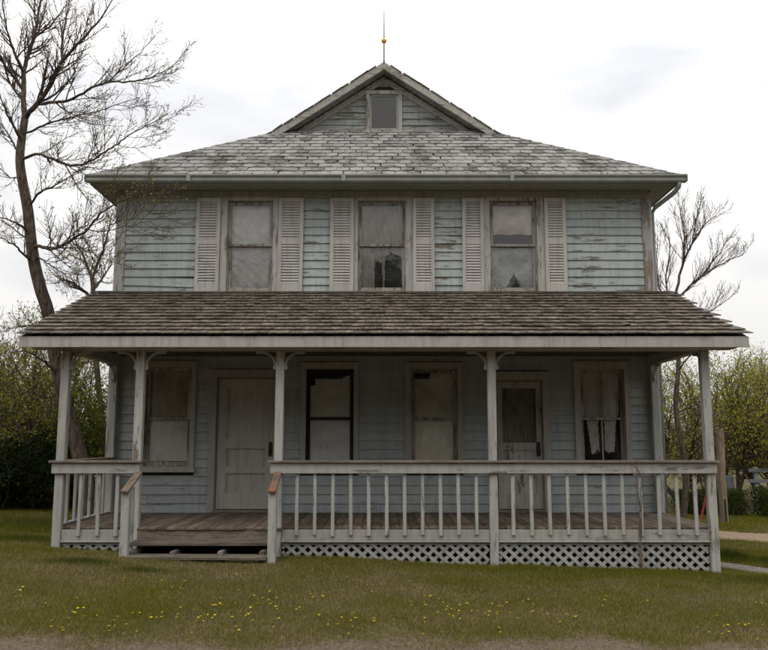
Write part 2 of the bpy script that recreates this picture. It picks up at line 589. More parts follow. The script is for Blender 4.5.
M['drive'] = plain('dry_dirt', (0.25, 0.185, 0.13), 0.95, 0.18, 9, 0.05)
M['gravel'] = plain('old_concrete', (0.17, 0.15, 0.125), 0.95, 0.3, 14, 0.05)
drive = strip('driveway', [((4.6, 14.9), (4.8, 16.6)), ((6.5, 13.7), (6.9, 15.6)), ((9.3, 11.9), (10.2, 13.8)), ((13, 9.0), (14.5, 10.5))],
              'pale dirt driveway crossing the grass beside the house', M['drive'], 0.03)
walk = strip('walkway', [((4.2, 10.75), (4.3, 11.35)), ((4.95, 10.15), (5.05, 10.85)), ((6.3, 9.2), (6.5, 9.9)), ((8.4, 7.8), (8.7, 8.5))],
             'narrow worn concrete walkway leading to the porch corner', M['gravel'], 0.03)

# ------------------------------------------------------------------ house: shell
W = 12.1                      # face of the front siding
HX = 4.06                     # half width
BACK = 20.1
FL = 0.60                     # porch floor
house = tag(empty('house', (0, 16, 0.0)),
            'weathered two storey pale blue clapboard house with full width front porch', 'house')

UP_OPEN = [(-2.40, -1.70), (-0.40, 0.33), (1.62, 2.34)]
UZ = (3.88, 5.30)
LOW = {'w1': (-3.55, -2.87, 1.26, 2.73), 'd1': (-2.49, -1.60, 0.60, 2.58), 'w2': (-1.16, -0.45, 1.26, 2.70),
       'w3': (0.40, 1.09, 1.26, 2.70), 'd2': (1.66, 2.36, 0.60, 2.54), 'w4': (2.92, 3.58, 1.26, 2.70)}


def holed(x0, x1, z0, z1, holes, y0, y1, mb):
    X = sorted({x0, x1, *[h[0] for h in holes], *[h[1] for h in holes]})
    Z = sorted({z0, z1, *[h[2] for h in holes], *[h[3] for h in holes]})
    for i in range(len(X) - 1):
        for j in range(len(Z) - 1):
            cx, cz = (X[i] + X[i + 1]) / 2, (Z[j] + Z[j + 1]) / 2
            if any(h[0] < cx < h[1] and h[2] < cz < h[3] for h in holes): continue
            mb.box(X[i], X[i + 1], y0, y1, Z[j], Z[j + 1])
    return mb


holes = [(a, b, *UZ) for a, b in UP_OPEN] + list(LOW.values())
fw = holed(-HX, HX, -0.1, 5.46, holes, W + 0.02, W + 0.14, MB())
front_wall = add('front_wall', fw.mesh('front_wall', (0, W, 0), fix=False), M['sheath'], house, (0, W, 0))
sw = MB()
sw.box(-HX, -HX + 0.1, W + 0.14, BACK, -0.1, 5.46)
sw.box(HX - 0.1, HX, W + 0.14, BACK, -0.1, 5.46)
sw.box(-HX, HX, BACK - 0.1, BACK, -0.1, 5.46)
sw.box(-HX + 0.1, HX - 0.1, W + 0.14, BACK - 0.1, 0.4, 0.55)
sw.box(-HX + 0.1, HX - 0.1, W + 0.14, BACK - 0.1, 3.2, 3.4)
sw.box(-HX + 0.1, HX - 0.1, W + 0.14, BACK - 0.1, 5.38, 5.46)
add('room_wall', sw.mesh('room_wall', (0, 16, 0), fix=False), M['room'], house, (0, 16, 0))
# clapboards of the sides and back, one joined piece each (out of this view)
for s in (-1, 1):
    mb = MB()
    z = 0.3
    while z < 5.38:
        x = s * HX
        mb.add([(x, W + 0.01, z), (x + s * 0.024, W + 0.01, z), (x + s * 0.006, W + 0.01, z + 0.135), (x, W + 0.01, z + 0.135),
                (x, BACK, z), (x + s * 0.024, BACK, z), (x + s * 0.006, BACK, z + 0.135), (x, BACK, z + 0.135)],
               [(0, 1, 2, 3), (7, 6, 5, 4), (0, 4, 5, 1), (1, 5, 6, 2), (2, 6, 7, 3), (3, 7, 4, 0)])
        z += 0.13
    tag(add('side_siding', mb.mesh('side_siding', (s * HX, 16, 0)), M['siding'], house, (s * HX, 16, 0)), kind='stuff')

# clapboards of the front, each board a piece
PITCHB = 0.13
_bm = {}


def clap(x0, x1, z0, mat, parent, h=0.142, y=W, rot=0.0, dy=0.0):
    key = (mat.name, round(h, 3))
    if key not in _bm:
        # unit length board with a thick lower edge
        v = []
        for x in (-0.5, 0.5):
            v += [(x, -0.007, 0.0), (x, -0.007, 0.005), (x, 0.015, h), (x, 0.022, h), (x, 0.022, 0.0)]
        f = [(0, 1, 2, 3, 4), (9, 8, 7, 6, 5), (0, 5, 6, 1), (1, 6, 7, 2), (2, 7, 8, 3), (3, 8, 9, 4), (4, 9, 5, 0)]
        me = MB().add(v, f).mesh('board')
        me.materials.append(mat)
        _bm[key] = me
    return add('board', _bm[key], None, parent, ((x0 + x1) / 2, y - 0.004 + dy, z0), (0, rot, 0), (x1 - x0, 1, 1))


def spans(z0, z1, cuts):
    """free x spans of a board between openings and corner boards"""
    s = [(-HX + 0.09, HX - 0.10)]
    for a, b, c, d in cuts:
        if d <= z0 + 0.02 or c >= z1 - 0.02: continue
        t = []
        for p, q in s:
            if b <= p or a >= q: t.append((p, q)); continue
            if a > p: t.append((p, a))
            if b < q: t.append((b, q))
        s = t
    return [(p, q) for p, q in s if q - p > 0.03]


UP_CAS = [(-2.50, -1.62, 3.6, 5.37), (-0.455, 0.435, 3.6, 5.37), (1.53, 2.45, 3.6, 5.37)]
LOW_CAS = [(-3.61, -2.80, 1.20, 2.81), (-2.59, -1.51, 0.5, 2.68), (-1.24, -0.38, 1.20, 2.79), (0.31, 1.17, 1.20, 2.79),
           (1.57, 2.46, 0.5, 2.65), (2.83, 3.66, 1.20, 2.81)]
z = 0.60
while z < 5.34:
    low = z < 3.3
    z1 = z + PITCHB
    if not low or z < 3.0:
        for a, b in spans(z, z1, LOW_CAS if low else UP_CAS):
            gap = 0.0
            if 3.93 < z < 4.02 and a < -3.5:
                # the slipped board by the corner: lower one has dropped and left a dark gap
                clap(a + 0.004, b, z - 0.024, M['siding'], front_wall, rot=0.034)
                continue
            r = jit(0.0022)
            if rng.random() < 0.10: r = jit(0.006)
            cut = None
            if b - a > 1.2 and rng.random() < 0.35: cut = a + (b - a) * rng.uniform(0.3, 0.7)
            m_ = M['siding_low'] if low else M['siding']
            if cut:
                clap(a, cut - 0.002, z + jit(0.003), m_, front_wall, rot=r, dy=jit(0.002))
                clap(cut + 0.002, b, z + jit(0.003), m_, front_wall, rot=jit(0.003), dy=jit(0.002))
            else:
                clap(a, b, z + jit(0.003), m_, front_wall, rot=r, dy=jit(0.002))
    z = round(z + PITCHB, 4)

# frieze, corner boards, soffit
EZ, EY, EX, SL = 5.57, 11.70, 4.42, 0.665
box('frieze_board', M['soffit'], house, -HX - 0.02, HX + 0.02, W - 0.035, W + 0.015, 5.345, 5.455)
for s in (-1, 1):
    xa, xb = sorted((s * (HX + 0.02), s * (HX - 0.10)))
    box('corner_board', M['corner'] if s > 0 else M['trim_z'], house, xa, xb, W - 0.03, W + 0.015, 3.7, 5.345)
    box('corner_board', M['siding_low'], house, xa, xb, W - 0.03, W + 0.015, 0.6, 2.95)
    ya, yb = sorted((s * (HX + 0.02), s * (HX + 0.05)))
    box('corner_board', M['trim_z'], house, ya, yb, W - 0.03, W + 0.12, 0.3, 5.345)

# ------------------------------------------------------------------ main roof
TH = math.atan(SL)
DR, DG = 2.35, 2.62           # plan distance of barge boards and gable wall behind the eave
RZ = EZ + SL * EX             # ridge height
YF, YBK = EY, BACK + 0.4
GYF = EY + DG
GYB = YBK - DG
rv = [(-EX, YF, EZ), (EX, YF, EZ), (EX - DG, GYF, EZ + SL * DG), (-EX + DG, GYF, EZ + SL * DG),
      (-EX, YBK, EZ), (EX, YBK, EZ), (EX - DG, GYB, EZ + SL * DG), (-EX + DG, GYB, EZ + SL * DG),
      (-EX + DR, EY + DR, EZ + SL * DR), (EX - DR, EY + DR, EZ + SL * DR), (0, EY + DR, RZ), (0, GYB, RZ)]
rf = [(0, 1, 2, 3), (5, 4, 7, 6), (0, 8, 10, 11, 7, 4), (1, 5, 6, 11, 10, 9), (6, 7, 11)]
lo = 0.012
rmb = MB().add([(x, y, z - lo) for x, y, z in rv], rf)
rmb.add([(x, y, z - 0.10) for x, y, z in rv], [tuple(reversed(q)) for q in rf])
roof = add('roof', rmb.mesh('roof', (0, 16, EZ), fix=False), M['felt'], house, (0, 16, EZ))

SW, SE = 0.195, 0.225         # shingle width and exposure


def hexsh(w, ln=0.31, t=0.011):
    h = w / 2 - 0.004
    c = w * 0.22
    poly = [(-h + c, 0), (h - c, 0), (h, c * 0.7), (h, ln), (-h, ln), (-h, c * 0.7)]
    n = len(poly)
    v = [(x, y, 0.0) for x, y in poly] + [(x, y, t) for x, y in poly]
    f = [tuple(range(n - 1, -1, -1)), tuple(range(n, 2 * n))] + [(i, (i + 1) % n, (i + 1) % n + n, i + n) for i in range(n)]
    return v, f


HV = []
for i in range(5):
    v, f = hexsh(SW + jit(0.006), 0.31 + jit(0.01))
    v = [(x + jit(0.004), y + jit(0.005), z_ + (0.006 * rng.random() if y < 0.05 else 0)) for x, y, z_ in v]
    HV.append((v, f))
HM = []
for v, f in HV:
    me = MB().add(v, f).mesh('shingle'); me.materials.append(M['hexa']); HM.append(me)
rest = MB()
cnt = 0
t = 0.0
row = 0
SLOPE_LEN = DG / math.cos(TH)
while t < SLOPE_LEN - 0.05:
    d = t * math.cos(TH)
    half = EX - d
    x = -half + (SW / 2 if row % 2 else 0)
    while x < half + 0.02:
        if abs(x) < half - 0.02:
            loc = (x + jit(0.006), EY - 0.03 + d, EZ - 0.02 + SL * d + 0.004)
            if row == 0 and rng.random() < 0.12:
                loc = (loc[0], loc[1] + 0.05, loc[2] + 0.03)
            rot = (TH - 0.05 + jit(0.015), jit(0.015), jit(0.03))
            loc = (loc[0], loc[1], loc[2] + 0.016)
            i = rng.randrange(5)
            if cnt < 298 and abs(x) < half - 0.42:
                add('shingle', HM[i], None, roof, loc, rot)
                cnt += 1
            else:
                mx = Matrix.Translation(loc) @ Euler(rot).to_matrix().to_4x4()
                pv = [mx @ Vector(q) for q in HV[i][0]]
                pv = [(max(-(EX - q.y + EY), min(EX - q.y + EY, q.x)), q.y, q.z) for q in pv]
                rest.add(pv, HV[i][1])
        x += SW
    t += SE
    row += 1
# side slopes
for s in (-1, 1):
    t = 0.0; row = 0
    full = EX / math.cos(TH)
    while t < full:
        d = t * math.cos(TH)
        y0 = EY + min(d, DR); y1 = YBK - min(d, DG)
        y = y0 + (SW / 2 if row % 2 else 0)
        while y < y1:
            loc = Vector((s * (EX - d + 0.03), y, EZ - 0.02 + SL * d + 0.004))
            i = rng.randrange(5)
            mx = Matrix.Translation(loc) @ Euler((0, 0, s * math.pi / 2)).to_matrix().to_4x4() @ Euler((TH + 0.04, 0, jit(0.03))).to_matrix().to_4x4()
            pv = [mx @ Vector(q) for q in HV[i][0]]
            pv = [(q.x, max(EY + min(EX - abs(q.x), DR), min(YBK - min(EX - abs(q.x), DG), q.y)), q.z) if abs(q.x) > 0.02 else (0.0, max(EY + DR, q.y), RZ) for q in pv]
            if any(abs(q[0]) < 0.30 for q in pv): pv = [(q[0], q[1], min(q[2], RZ + 0.012 - SL * abs(q[0]))) for q in pv]
            if any(q[0] * s < -0.001 for q in pv): pv = [(max(0.0, q[0] * s) * s, q[1], q[2]) for q in pv]
            rest.add(pv, HV[i][1])
            y += SW
        t += SE; row += 1
tag(add('shingle_field', rest.mesh('shingle_field', (0, 16, EZ), fix=False), M['hexa'], roof, (0, 16, EZ)), kind='stuff')
# hip and ridge caps
cap_me = {}


def caprow(a, b, step=0.24, w=0.13):
    a, b = Vector(a), Vector(b)
    L = (b - a).length
    n = max(1, int(L / step))
    dr = (b - a).normalized()
    side = dr.cross(Vector((0, 0, 1))).normalized()
    up = side.cross(dr)
    mx0 = Matrix((side, dr, up)).transposed().to_4x4()
    if 'cap' not in cap_me:
        v = [(-w, -0.02, -0.052), (0, -0.02, 0.016), (w, -0.02, -0.052), (w, 0.28, -0.062), (0, 0.28, 0.0), (-w, 0.28, -0.062)]
        v += [(x, y, z - 0.012) for x, y, z in v]
        f = [(0, 1, 4, 5), (1, 2, 3, 4), (6, 11, 10, 7), (7, 10, 9, 8), (0, 6, 7, 1), (1, 7, 8, 2), (2, 8, 9, 3), (0, 5, 11, 6)]
        me = MB().add(v, f).mesh('cap_shingle'); me.materials.append(M['hexa']); cap_me['cap'] = me
    for i in range(n):
        p = a + dr * (i * L / n)
        add('cap_shingle', cap_me['cap'], None, roof, p + up * 0.018, (mx0 @ Euler((jit(0.02), jit(0.05), jit(0.03))).to_matrix().to_4x4()).to_euler())


for s in (-1, 1):
    caprow((s * EX, EY, EZ), (s * (EX - DR), EY + DR, EZ + SL * DR))
caprow((0, EY + DR + 0.02, RZ - 0.035), (0, GYB, RZ - 0.035), 0.26)

# gable
gz0 = EZ + SL * DG
gh = RZ - gz0 - 0.06
ghw = EX - DG
gwin = (-0.265, 0.265, gz0 + 0.01, gz0 + 0.70)
mb = MB()
mb.add([(-ghw, GYF + 0.02, gz0 - 0.05), (ghw, GYF + 0.02, gz0 - 0.05), (0, GYF + 0.02, RZ - 0.12)], [(0, 1, 2)])
mbb = []
gable = None
# gable sheathing with window hole (fan of quads round the hole)
gx0, gx1, gz_0, gz_1 = gwin
top = lambda x: RZ - 0.12 - SL * abs(x)
vv = [(-ghw, gz0 - 0.05), (gx0, gz0 - 0.05), (gx0, top(gx0)), (gx1, gz0 - 0.05), (ghw, gz0 - 0.05), (gx1, top(gx1)),
      (gx0, gz_1), (gx1, gz_1), (0, top(0))]
gs = MB()
for q in ((0, 1, 2), (3, 4, 5), (6, 7, 5, 8, 2)):
    gs.prism([vv[i] for i in q], GYF + 0.02, GYF + 0.08)
gable = add('gable_wall', gs.mesh('gable_wall', (0, GYF, gz0)), M['sheath'], house, (0, GYF, gz0))
z = gz0 - 0.02
while z < RZ - 0.3:
    xe = (RZ - 0.13 - z - 0.10) / SL
    if z < gz_1 + 0.05:
        for a, b in ((-xe, -0.34), (0.34, xe)):
            if b - a > 0.05: clap(a, b, z + jit(0.004), M['gable'], gable, y=GYF, rot=jit(0.006), dy=jit(0.004))
    else:
        clap(-xe, xe, z, M['gable'], gable, y=GYF, rot=jit(0.006))
    z += 0.125
# barge boards, soffit under the overhang, inner rake trim
for s in (-1, 1):
    L = math.hypot(EX - DR, SL * (EX - DR)) + 0.02

    def rake(name, mat, y0, y1, off0, off1, L=L, s=s):
        poly = [(0, -off0), (s * L * math.cos(TH), -off0 - L * math.sin(TH)), (s * L * math.cos(TH), -off1 - L * math.sin(TH)), (0, -off1)]
        m_ = MB().prism(poly, y0, y1).mesh(name, (0, (y0 + y1) / 2 - (y0 + y1) / 2, 0))
        return add(name, m_, mat, house, (0, 0, RZ))
    rake('barge_board', M['barge'], EY + DR - 0.03, EY + DR + 0.012, -0.005, 0.135)
    rake('gable_soffit', M['gable'], EY + DR + 0.014, GYF - 0.03, 0.10, 0.12)
    rake('rake_trim', M['barge'], GYF - 0.028, GYF + 0.018, 0.145, 0.27, L * 0.93)
# a few curled shingle edges on top of the barge
for s in (-1, 1):
    L = (EX - DR)
    u = 0.22
    while u < L:
        w_ = rng.uniform(0.16, 0.26)
        p = Vector((s * u, EY + DR - 0.05, RZ - SL * u + 0.012 + rng.random() * 0.012))
        mx = Euler((0, s * TH + s * rng.uniform(-0.02, 0.06), 0))
        box('rake_shingle', M['hexa'], roof, p.x - w_ / 2, p.x + w_ / 2, p.y, p.y + 0.16, p.z - 0.004, p.z + 0.010, 0.0, mx)
        u += w_ * 0.86

# eave: soffit, gutter, downspout
mb = MB()
mb.box(-EX + 0.03, EX - 0.03, EY + 0.01, W - 0.035, 5.458, 5.474)
add('soffit', mb.mesh('soffit', (0, 11.9, 5.46), fix=False), M['soffit'], house, (0, 11.9, 5.46))
for s in (-1, 1):
    xa, xb = sorted((s * (EX - 0.03), s * (HX + 0.055)))
    box('soffit', M['soffit'], house, xa, xb, W - 0.033, BACK + 0.3, 5.458, 5.474)
    xa, xb = sorted((s * (EX - 0.01), s * (EX - 0.03)))
    box('eave_fascia', M['soffit'], house, xa, xb, EY + 0.012, BACK + 0.39, 5.44, 5.545)
box('eave_fascia', M['soffit'], house, -EX + 0.03, EX - 0.03, EY - 0.012, EY + 0.009, 5.44, 5.55)
prof = [(0.0, 0.0), (-0.07, 0.0), (-0.085, 0.02), (-0.085, 0.055), (-0.115, 0.085), (-0.115, 0.105), (-0.105, 0.105), (-0.105, 0.09), (-0.075, 0.06), (-0.073, 0.025), (-0.065, 0.01), (0.0, 0.01)]
mb = MB()
n = len(prof)
xa, xb = -4.44, 4.50
mb.add([(xa, EY - 0.014 + a, 5.452 + b) for a, b in prof] + [(xb, EY - 0.014 + a, 5.452 + b) for a, b in prof],
       [(i, (i + 1) % n, (i + 1) % n + n, i + n) for i in range(n)])
for x in (xa, xb):
    mb.box(x - 0.004, x + 0.004, EY - 0.12, EY - 0.012, 5.455, 5.55)
gutter = add('gutter', mb.mesh('gutter', (0, EY - 0.014, 5.452)), M['gutter'], house, (0, EY - 0.014, 5.452))
for x in (-2.9, -0.6, 1.9):
    box('gutter_joint', M['gutter'], gutter, x - 0.03, x + 0.03, EY - 0.133, EY - 0.015, 5.448, 5.535, 0.002)


def tube_mb(pts, rad, sides=6, mb=None):
    mb = mb or MB()
    pts = [Vector(p) for p in pts]
    rings = []
    for i, p in enumerate(pts):
        d = (pts[min(i + 1, len(pts) - 1)] - pts[max(i - 1, 0)]).normalized()
        ref = Vector((0, 0, 1)) if abs(d.z) < 0.9 else Vector((1, 0, 0))
        a = d.cross(ref).normalized(); b = d.cross(a)
        r = rad[i] if hasattr(rad, '__len__') else rad
        rings.append([tuple(p + a * (r * math.cos(2 * math.pi * j / sides)) + b * (r * math.sin(2 * math.pi * j / sides))) for j in range(sides)])
    v = [q for rg in rings for q in rg]
    f = []
    for i in range(len(rings) - 1):
        for j in range(sides):
            k2 = (j + 1) % sides
            f.append((i * sides + j, i * sides + k2, (i + 1) * sides + k2, (i + 1) * sides + j))
    f.append(tuple(range(sides - 1, -1, -1)))
    f.append(tuple((len(rings) - 1) * sides + j for j in range(sides)))
    return mb.add(v, f)


dsp = [(4.40, EY - 0.06, 5.46), (4.40, EY - 0.02, 5.40), (4.36, EY + 0.06, 5.33), (4.18, W + 0.02, 5.20), (4.145, W + 0.07, 5.12), (4.145, W + 0.075, 4.0), (4.145, W + 0.075, 0.35)]
add('downspout', tube_mb(dsp, 0.036, 8).mesh('downspout', dsp[0], smooth=True), M['gutter'], gutter, dsp[0])
# litter lying in the gutter
mb = MB()
for i in range(900):
    x = rng.uniform(-4.3, 4.4)
    if fnoise(np.array([x * 1.3]), np.array([3.3]), 5)[0] < 0.47: continue
    c = Vector((x, EY - 0.06 + jit(0.045), 5.545 + rng.random() * 0.035))
    mx = Matrix.Translation(c) @ Euler((jit(1.2), jit(1.2), jit(3))).to_matrix().to_4x4()
    r = rng.uniform(0.010, 0.022)
    mb.add([(-r, 0, 0), (0, -r * .5, 0), (r, 0, 0.004), (0, r * .5, 0)], [(0, 1, 2, 3)], mx)
M['litter'] = plain('dead_leaf', (0.10, 0.045, 0.028), 0.9, 0.5, 30)
tag(add('leaf_litter', mb.mesh('leaf_litter', (0, EY, 5.55), fix=False), M['litter'], gutter, (0, EY, 5.55)), kind='stuff')

# lightning rod
rod_y = EY + DR + 0.06
mb = tube_mb([(0, rod_y, RZ - 0.05), (0, rod_y, RZ + 0.5), (0, rod_y, RZ + 1.06)], [0.014, 0.012, 0.006], 6)
tube_mb([(0, rod_y, RZ - 0.02), (0, rod_y, RZ + 0.07)], [0.035, 0.014], 8, mb)
rod = add('lightning_rod', mb.mesh('lightning_rod', (0, rod_y, RZ)), M['iron'], house, (0, rod_y, RZ))
bm = bmesh.new(); bmesh.ops.create_uvsphere(bm, u_segments=16, v_segments=10, radius=0.052)
for f_ in bm.faces: f_.smooth = True
me = bpy.data.meshes.new('glass_ball'); bm.to_mesh(me); bm.free()
add('glass_ball', me, M['amber'], rod, (0, rod_y, RZ + 0.46), None, (1, 1, 0.9))

# ------------------------------------------------------------------ windows and shutters


def frame_mb(x0, x1, z0, z1, wl, wr, wt, wb, y0, y1):
    mb = MB()
    mb.box(x0, x0 + wl, y0, y1, z0, z1)
    mb.box(x1 - wr, x1, y0, y1, z0, z1)
    mb.box(x0 + wl, x1 - wr, y0, y1, z1 - wt, z1)
    if wb > 0: mb.box(x0 + wl, x1 - wr, y0, y1, z0, z0 + wb)
    return mb


def frame(name, mat, parent, *a, origin=None):
    mb = frame_mb(*a)
    o = origin or ((a[0] + a[1]) / 2, a[8], a[2])
    return add(name, mb.mesh(name, o, fix=False), mat, parent, o)


def window(cas, op, zm, mats, sill=True, muntin=False, y=W, stop=True, gm=None, cw=None):
    """cas = casing box, op = opening box (x0,x1,z0,z1), zm = meeting rail"""
    cx0, cx1, cz0, cz1 = cas
    x0, x1, z0, z1 = op
    cm, sm = mats
    win = frame('window', cm, house, cx0, cx1, cz0, cz1, x0 - cx0, cx1 - x1, cz1 - z1, z0 - cz0, y - 0.032, y + 0.018)
    box('window_head', cm, win, cx0 - 0.015, cx1 + 0.015, y - 0.055, y - 0.0325, cz1 - 0.035, cz1 + 0.012) if sill else None
    if sill: box('sill', cm, win, cx0 - 0.03, cx1 + 0.03, y - 0.085, y - 0.0325, cz0 - 0.02, cz0 + 0.035)
    # jamb lining
    frame('jamb', sm, win, x0 + 0.001, x1 - 0.001, z0 + 0.001, z1 - 0.001, 0.018, 0.018, 0.018, 0.018, y + 0.0185, y + 0.12)
    gm = gm or M['glass']
    for (a, b, dy, nm) in ((zm - 0.018, z1 - 0.019, 0.03, 'u'), (z0 + 0.019, zm + 0.018, 0.062, 'l')):
        sa, sb = x0 + 0.019, x1 - 0.019
        sw_ = 0.038
        s_ = frame('sash', sm, win, sa, sb, a, b, sw_, sw_, 0.04 if nm == 'u' else 0.036, 0.036 if nm == 'u' else 0.055, y + dy, y + dy + 0.03)
        pa = (sa + sw_ - 0.004, sb - sw_ + 0.004)
        if muntin:
            xm = (sa + sb) / 2
            box('muntin', sm, win, xm - 0.011, xm + 0.011, y + dy + 0.002, y + dy + 0.028, a + 0.035, b - 0.035, 0.002)
            prs = [(pa[0], xm - 0.006), (xm + 0.006, pa[1])]
        else:
            prs = [pa]
        for p, q in prs:
            box('pane', gm, win, p, q, y + dy + 0.013, y + dy + 0.017, a + 0.03, b - 0.03, 0.0)
    return win


ZMU = 4.61
for c, o in zip(UP_CAS, UP_OPEN):
    window((c[0], c[1], 3.80, 5.345), (o[0], o[1], *UZ), ZMU, (M['trim_z'], M['sash']), sill=False)
M['casing'] = paint('porch_casing_paint', (0.33, 0.315, 0.275), GREY_A, GREY_B, 'z', 0.64)
M['sash_dark'] = plain('dark_sash', (0.020, 0.017, 0.014), 0.7, 0.4)
wins = {}
for k_, c in (('w1', LOW_CAS[0]), ('w2', LOW_CAS[2]), ('w3', LOW_CAS[3]), ('w4', LOW_CAS[5])):
    wins[k_] = window(c, LOW[k_], 1.965, (M['casing'], M['sash_dark'] if k_ == 'w2' else M['sash']), muntin=(k_ == 'w4'))
# gable window
gw = frame('window', M['trim_z'], house, -0.335, 0.335, gz0 + 0.0, gz0 + 0.77, 0.07, 0.07, 0.07, 0.012, GYF - 0.04, GYF + 0.018)
frame('sash', M['post'], gw, -0.262, 0.262, gz_0 + 0.004, gz_1 - 0.003, 0.03, 0.03, 0.03, 0.03, GYF + 0.0, GYF + 0.03)
box('pane', M['glass_clean'], gw, -0.236, 0.236, GYF + 0.015, GYF + 0.019, gz_0 + 0.03, gz_1 - 0.03, 0.0)
# dark attic behind the gable window
at = MB()
at.box(-0.9, 0.9, GYF + 1.2, GYF + 1.25, gz0, gz0 + 0.7)
add('attic_wall', at.mesh('attic_wall', (0, GYF + 1.2, gz0), fix=False), M['room'], house, (0, GYF + 1.2, gz0))

# louvred shutters
SHUT = [(-2.875, -2.505), (-1.615, -1.235), (-0.825, -0.46), (0.44, 0.77), (1.195, 1.525), (2.455, 2.785)]
slat_me = {}
for i, (a, b) in enumerate(SHUT):
    y0, y1 = W - 0.058, W - 0.026
    z0, z1 = 3.86, 5.335
    st = 0.055
    mb = MB()
    mb.box(a, a + st, y0, y1, z0, z1); mb.box(b - st, b, y0, y1, z0, z1)
    mb.box(a + st, b - st, y0 + 0.003, y1, z0, z0 + 0.135)
    mb.box(a + st, b - st, y0 + 0.003, y1, z1 - 0.065, z1)
    mb.box(a + st, b - st, y0 + 0.003, y1, 4.605, 4.685)
    mb.box(a + st, b - st, y1 - 0.004, y1, z0 + 0.135, 4.605); mb.box(a + st, b - st, y1 - 0.004, y1, 4.685, z1 - 0.065)
    c = ((a + b) / 2, W - 0.045, 4.6)
    sh = add('shutter', mb.mesh('shutter', c, fix=False), M['shutter'], house, c, (0, jit(0.006), 0))
    w_ = round(b - a - 2 * st, 3)
    if w_ not in slat_me:
        hw = w_ / 2 + 0.004
        me = MB().add([(-hw, -0.011, -0.019), (hw, -0.011, -0.019), (hw, -0.006, -0.021), (-hw, -0.006, -0.021),
                       (-hw, 0.006, 0.020), (hw, 0.006, 0.020), (hw, 0.011, 0.018), (-hw, 0.011, 0.018)],
                      [(0, 1, 5, 4), (1, 2, 6, 5), (2, 3, 7, 6), (3, 0, 4, 7), (0, 3, 2, 1), (4, 5, 6, 7)]).mesh('slat')
        me.materials.append(M['slat']); slat_me[w_] = me
    for (p, q) in ((z0 + 0.135, 4.605), (4.685, z1 - 0.065)):
        n = int(round((q - p) / 0.043))
        for j in range(n):
            zz = p + (j + 0.5) * (q - p) / n
            r = jit(0.01)
            if rng.random() < 0.05: r = jit(0.09)
            add('slat', slat_me[w_], None, sh, (c[0], W - 0.0465, zz), (jit(0.07), r, 0))

# ------------------------------------------------------------------ doors


M['door_worn'] = paint('worn_door_paint', (0.40, 0.385, 0.35), (0.07, 0.056, 0.044), (0.18, 0.15, 0.12), 'z', 0.575, grime=0.35)


def door(cas, op, glazed):
    cx0, cx1, cz0, cz1 = cas
    x0, x1, z0, z1 = op
    cm = M['casing']
    d = frame('door', cm, house, cx0, cx1, FL + 0.002, cz1, x0 - cx0, cx1 - x1, cz1 - z1, 0, W - 0.035, W + 0.018)
    box('door_head', cm, d, cx0 - 0.02, cx1 + 0.02, W - 0.06, W - 0.0355, cz1 - 0.04, cz1 + 0.012)
    box('threshold', M['step'], d, x0, x1, W - 0.09, W + 0.06, FL + 0.002, FL + 0.04)
    frame('jamb', cm, d, x0 + 0.001, x1 - 0.001, FL + 0.041, z1 - 0.001, 0.014, 0.014, 0.014, 0, W + 0.0185, W + 0.13)
    a, b = x0 + 0.024, x1 - 0.024
    lz0, lz1 = FL + 0.05, z1 - 0.026
    y0, y1 = W + 0.012, W + 0.07
    dmat = M['door_worn'] if glazed else M['door']
    st = 0.13
    if not glazed:
        zs = [lz0, lz0 + 0.20, lz0 + 0.62 - 0.06, lz0 + 0.62 + 0.04, lz0 + 0.86, lz0 + 0.90, lz1 - 0.12, lz1]
        rails = [(lz0, lz0 + 0.22), (lz0 + 0.52, lz0 + 0.60), (lz0 + 0.88, lz0 + 1.0), (lz1 - 0.12, lz1)]
        pans = [(lz0 + 0.22, lz0 + 0.52), (lz0 + 0.60, lz0 + 0.88), (lz0 + 1.0, lz1 - 0.12)]
    else:
        rails = [(lz0, lz0 + 0.20), (lz0 + 0.62, lz0 + 0.70), (lz0 + 0.86, lz0 + 0.96), (lz1 - 0.10, lz1)]
        pans = [(lz0 + 0.20, lz0 + 0.62), (lz0 + 0.70, lz0 + 0.86)]
        st = 0.075
    mb = MB()
    mb.box(a, a + st, y0, y1, lz0, lz1); mb.box(b - st, b, y0, y1, lz0, lz1)
    for p, q in rails: mb.box(a + st, b - st, y0, y1, p, q)
    o_ = ((a + b) / 2, y0, lz0)
    add('door_leaf', mb.mesh('door_leaf', o_, fix=False), dmat, d, o_)
    for p, q in pans:
        box('panel', dmat, d, a + st - 0.005, b - st + 0.005, y0 + 0.030, y1 - 0.008, p - 0.005, q + 0.005, 0.0)
        fm = frame_mb(a + st, b - st, p, q, 0.016, 0.016, 0.016, 0.016, y0 + 0.012, y0 + 0.0305)
        o2 = ((a + b) / 2, y0, p)
        add('panel_moulding', fm.mesh('panel_moulding', o2, fix=False), dmat, d, o2)
    if glazed:
        box('pane', M['glass'], d, a + st - 0.005, b - st + 0.005, y0 + 0.016, y0 + 0.021, lz0 + 0.955, lz1 - 0.095, 0.0)
    hx = b - 0.055
    box('lock_plate', M['iron'], d, hx - 0.028, hx + 0.028, y0 - 0.008, y0 - 0.001, lz0 + 0.76, lz0 + 0.97, 0.002)
    bm2 = bmesh.new(); bmesh.ops.create_uvsphere(bm2, u_segments=10, v_segments=8, radius=0.028)
    m2 = bpy.data.meshes.new('knob'); bm2.to_mesh(m2); bm2.free()
    add('knob', m2, M['iron'], d, (hx, y0 - 0.036, lz0 + 0.84))
    return d


door(LOW_CAS[1], LOW['d1'], False)
door(LOW_CAS[4], LOW['d2'], True)
# ------------------------------------------------------------------ porch
PY = 10.1
POSTX = [-3.97, -3.03, -1.30, 1.335, 4.0]
PW = 0.052
BEAM = 2.755


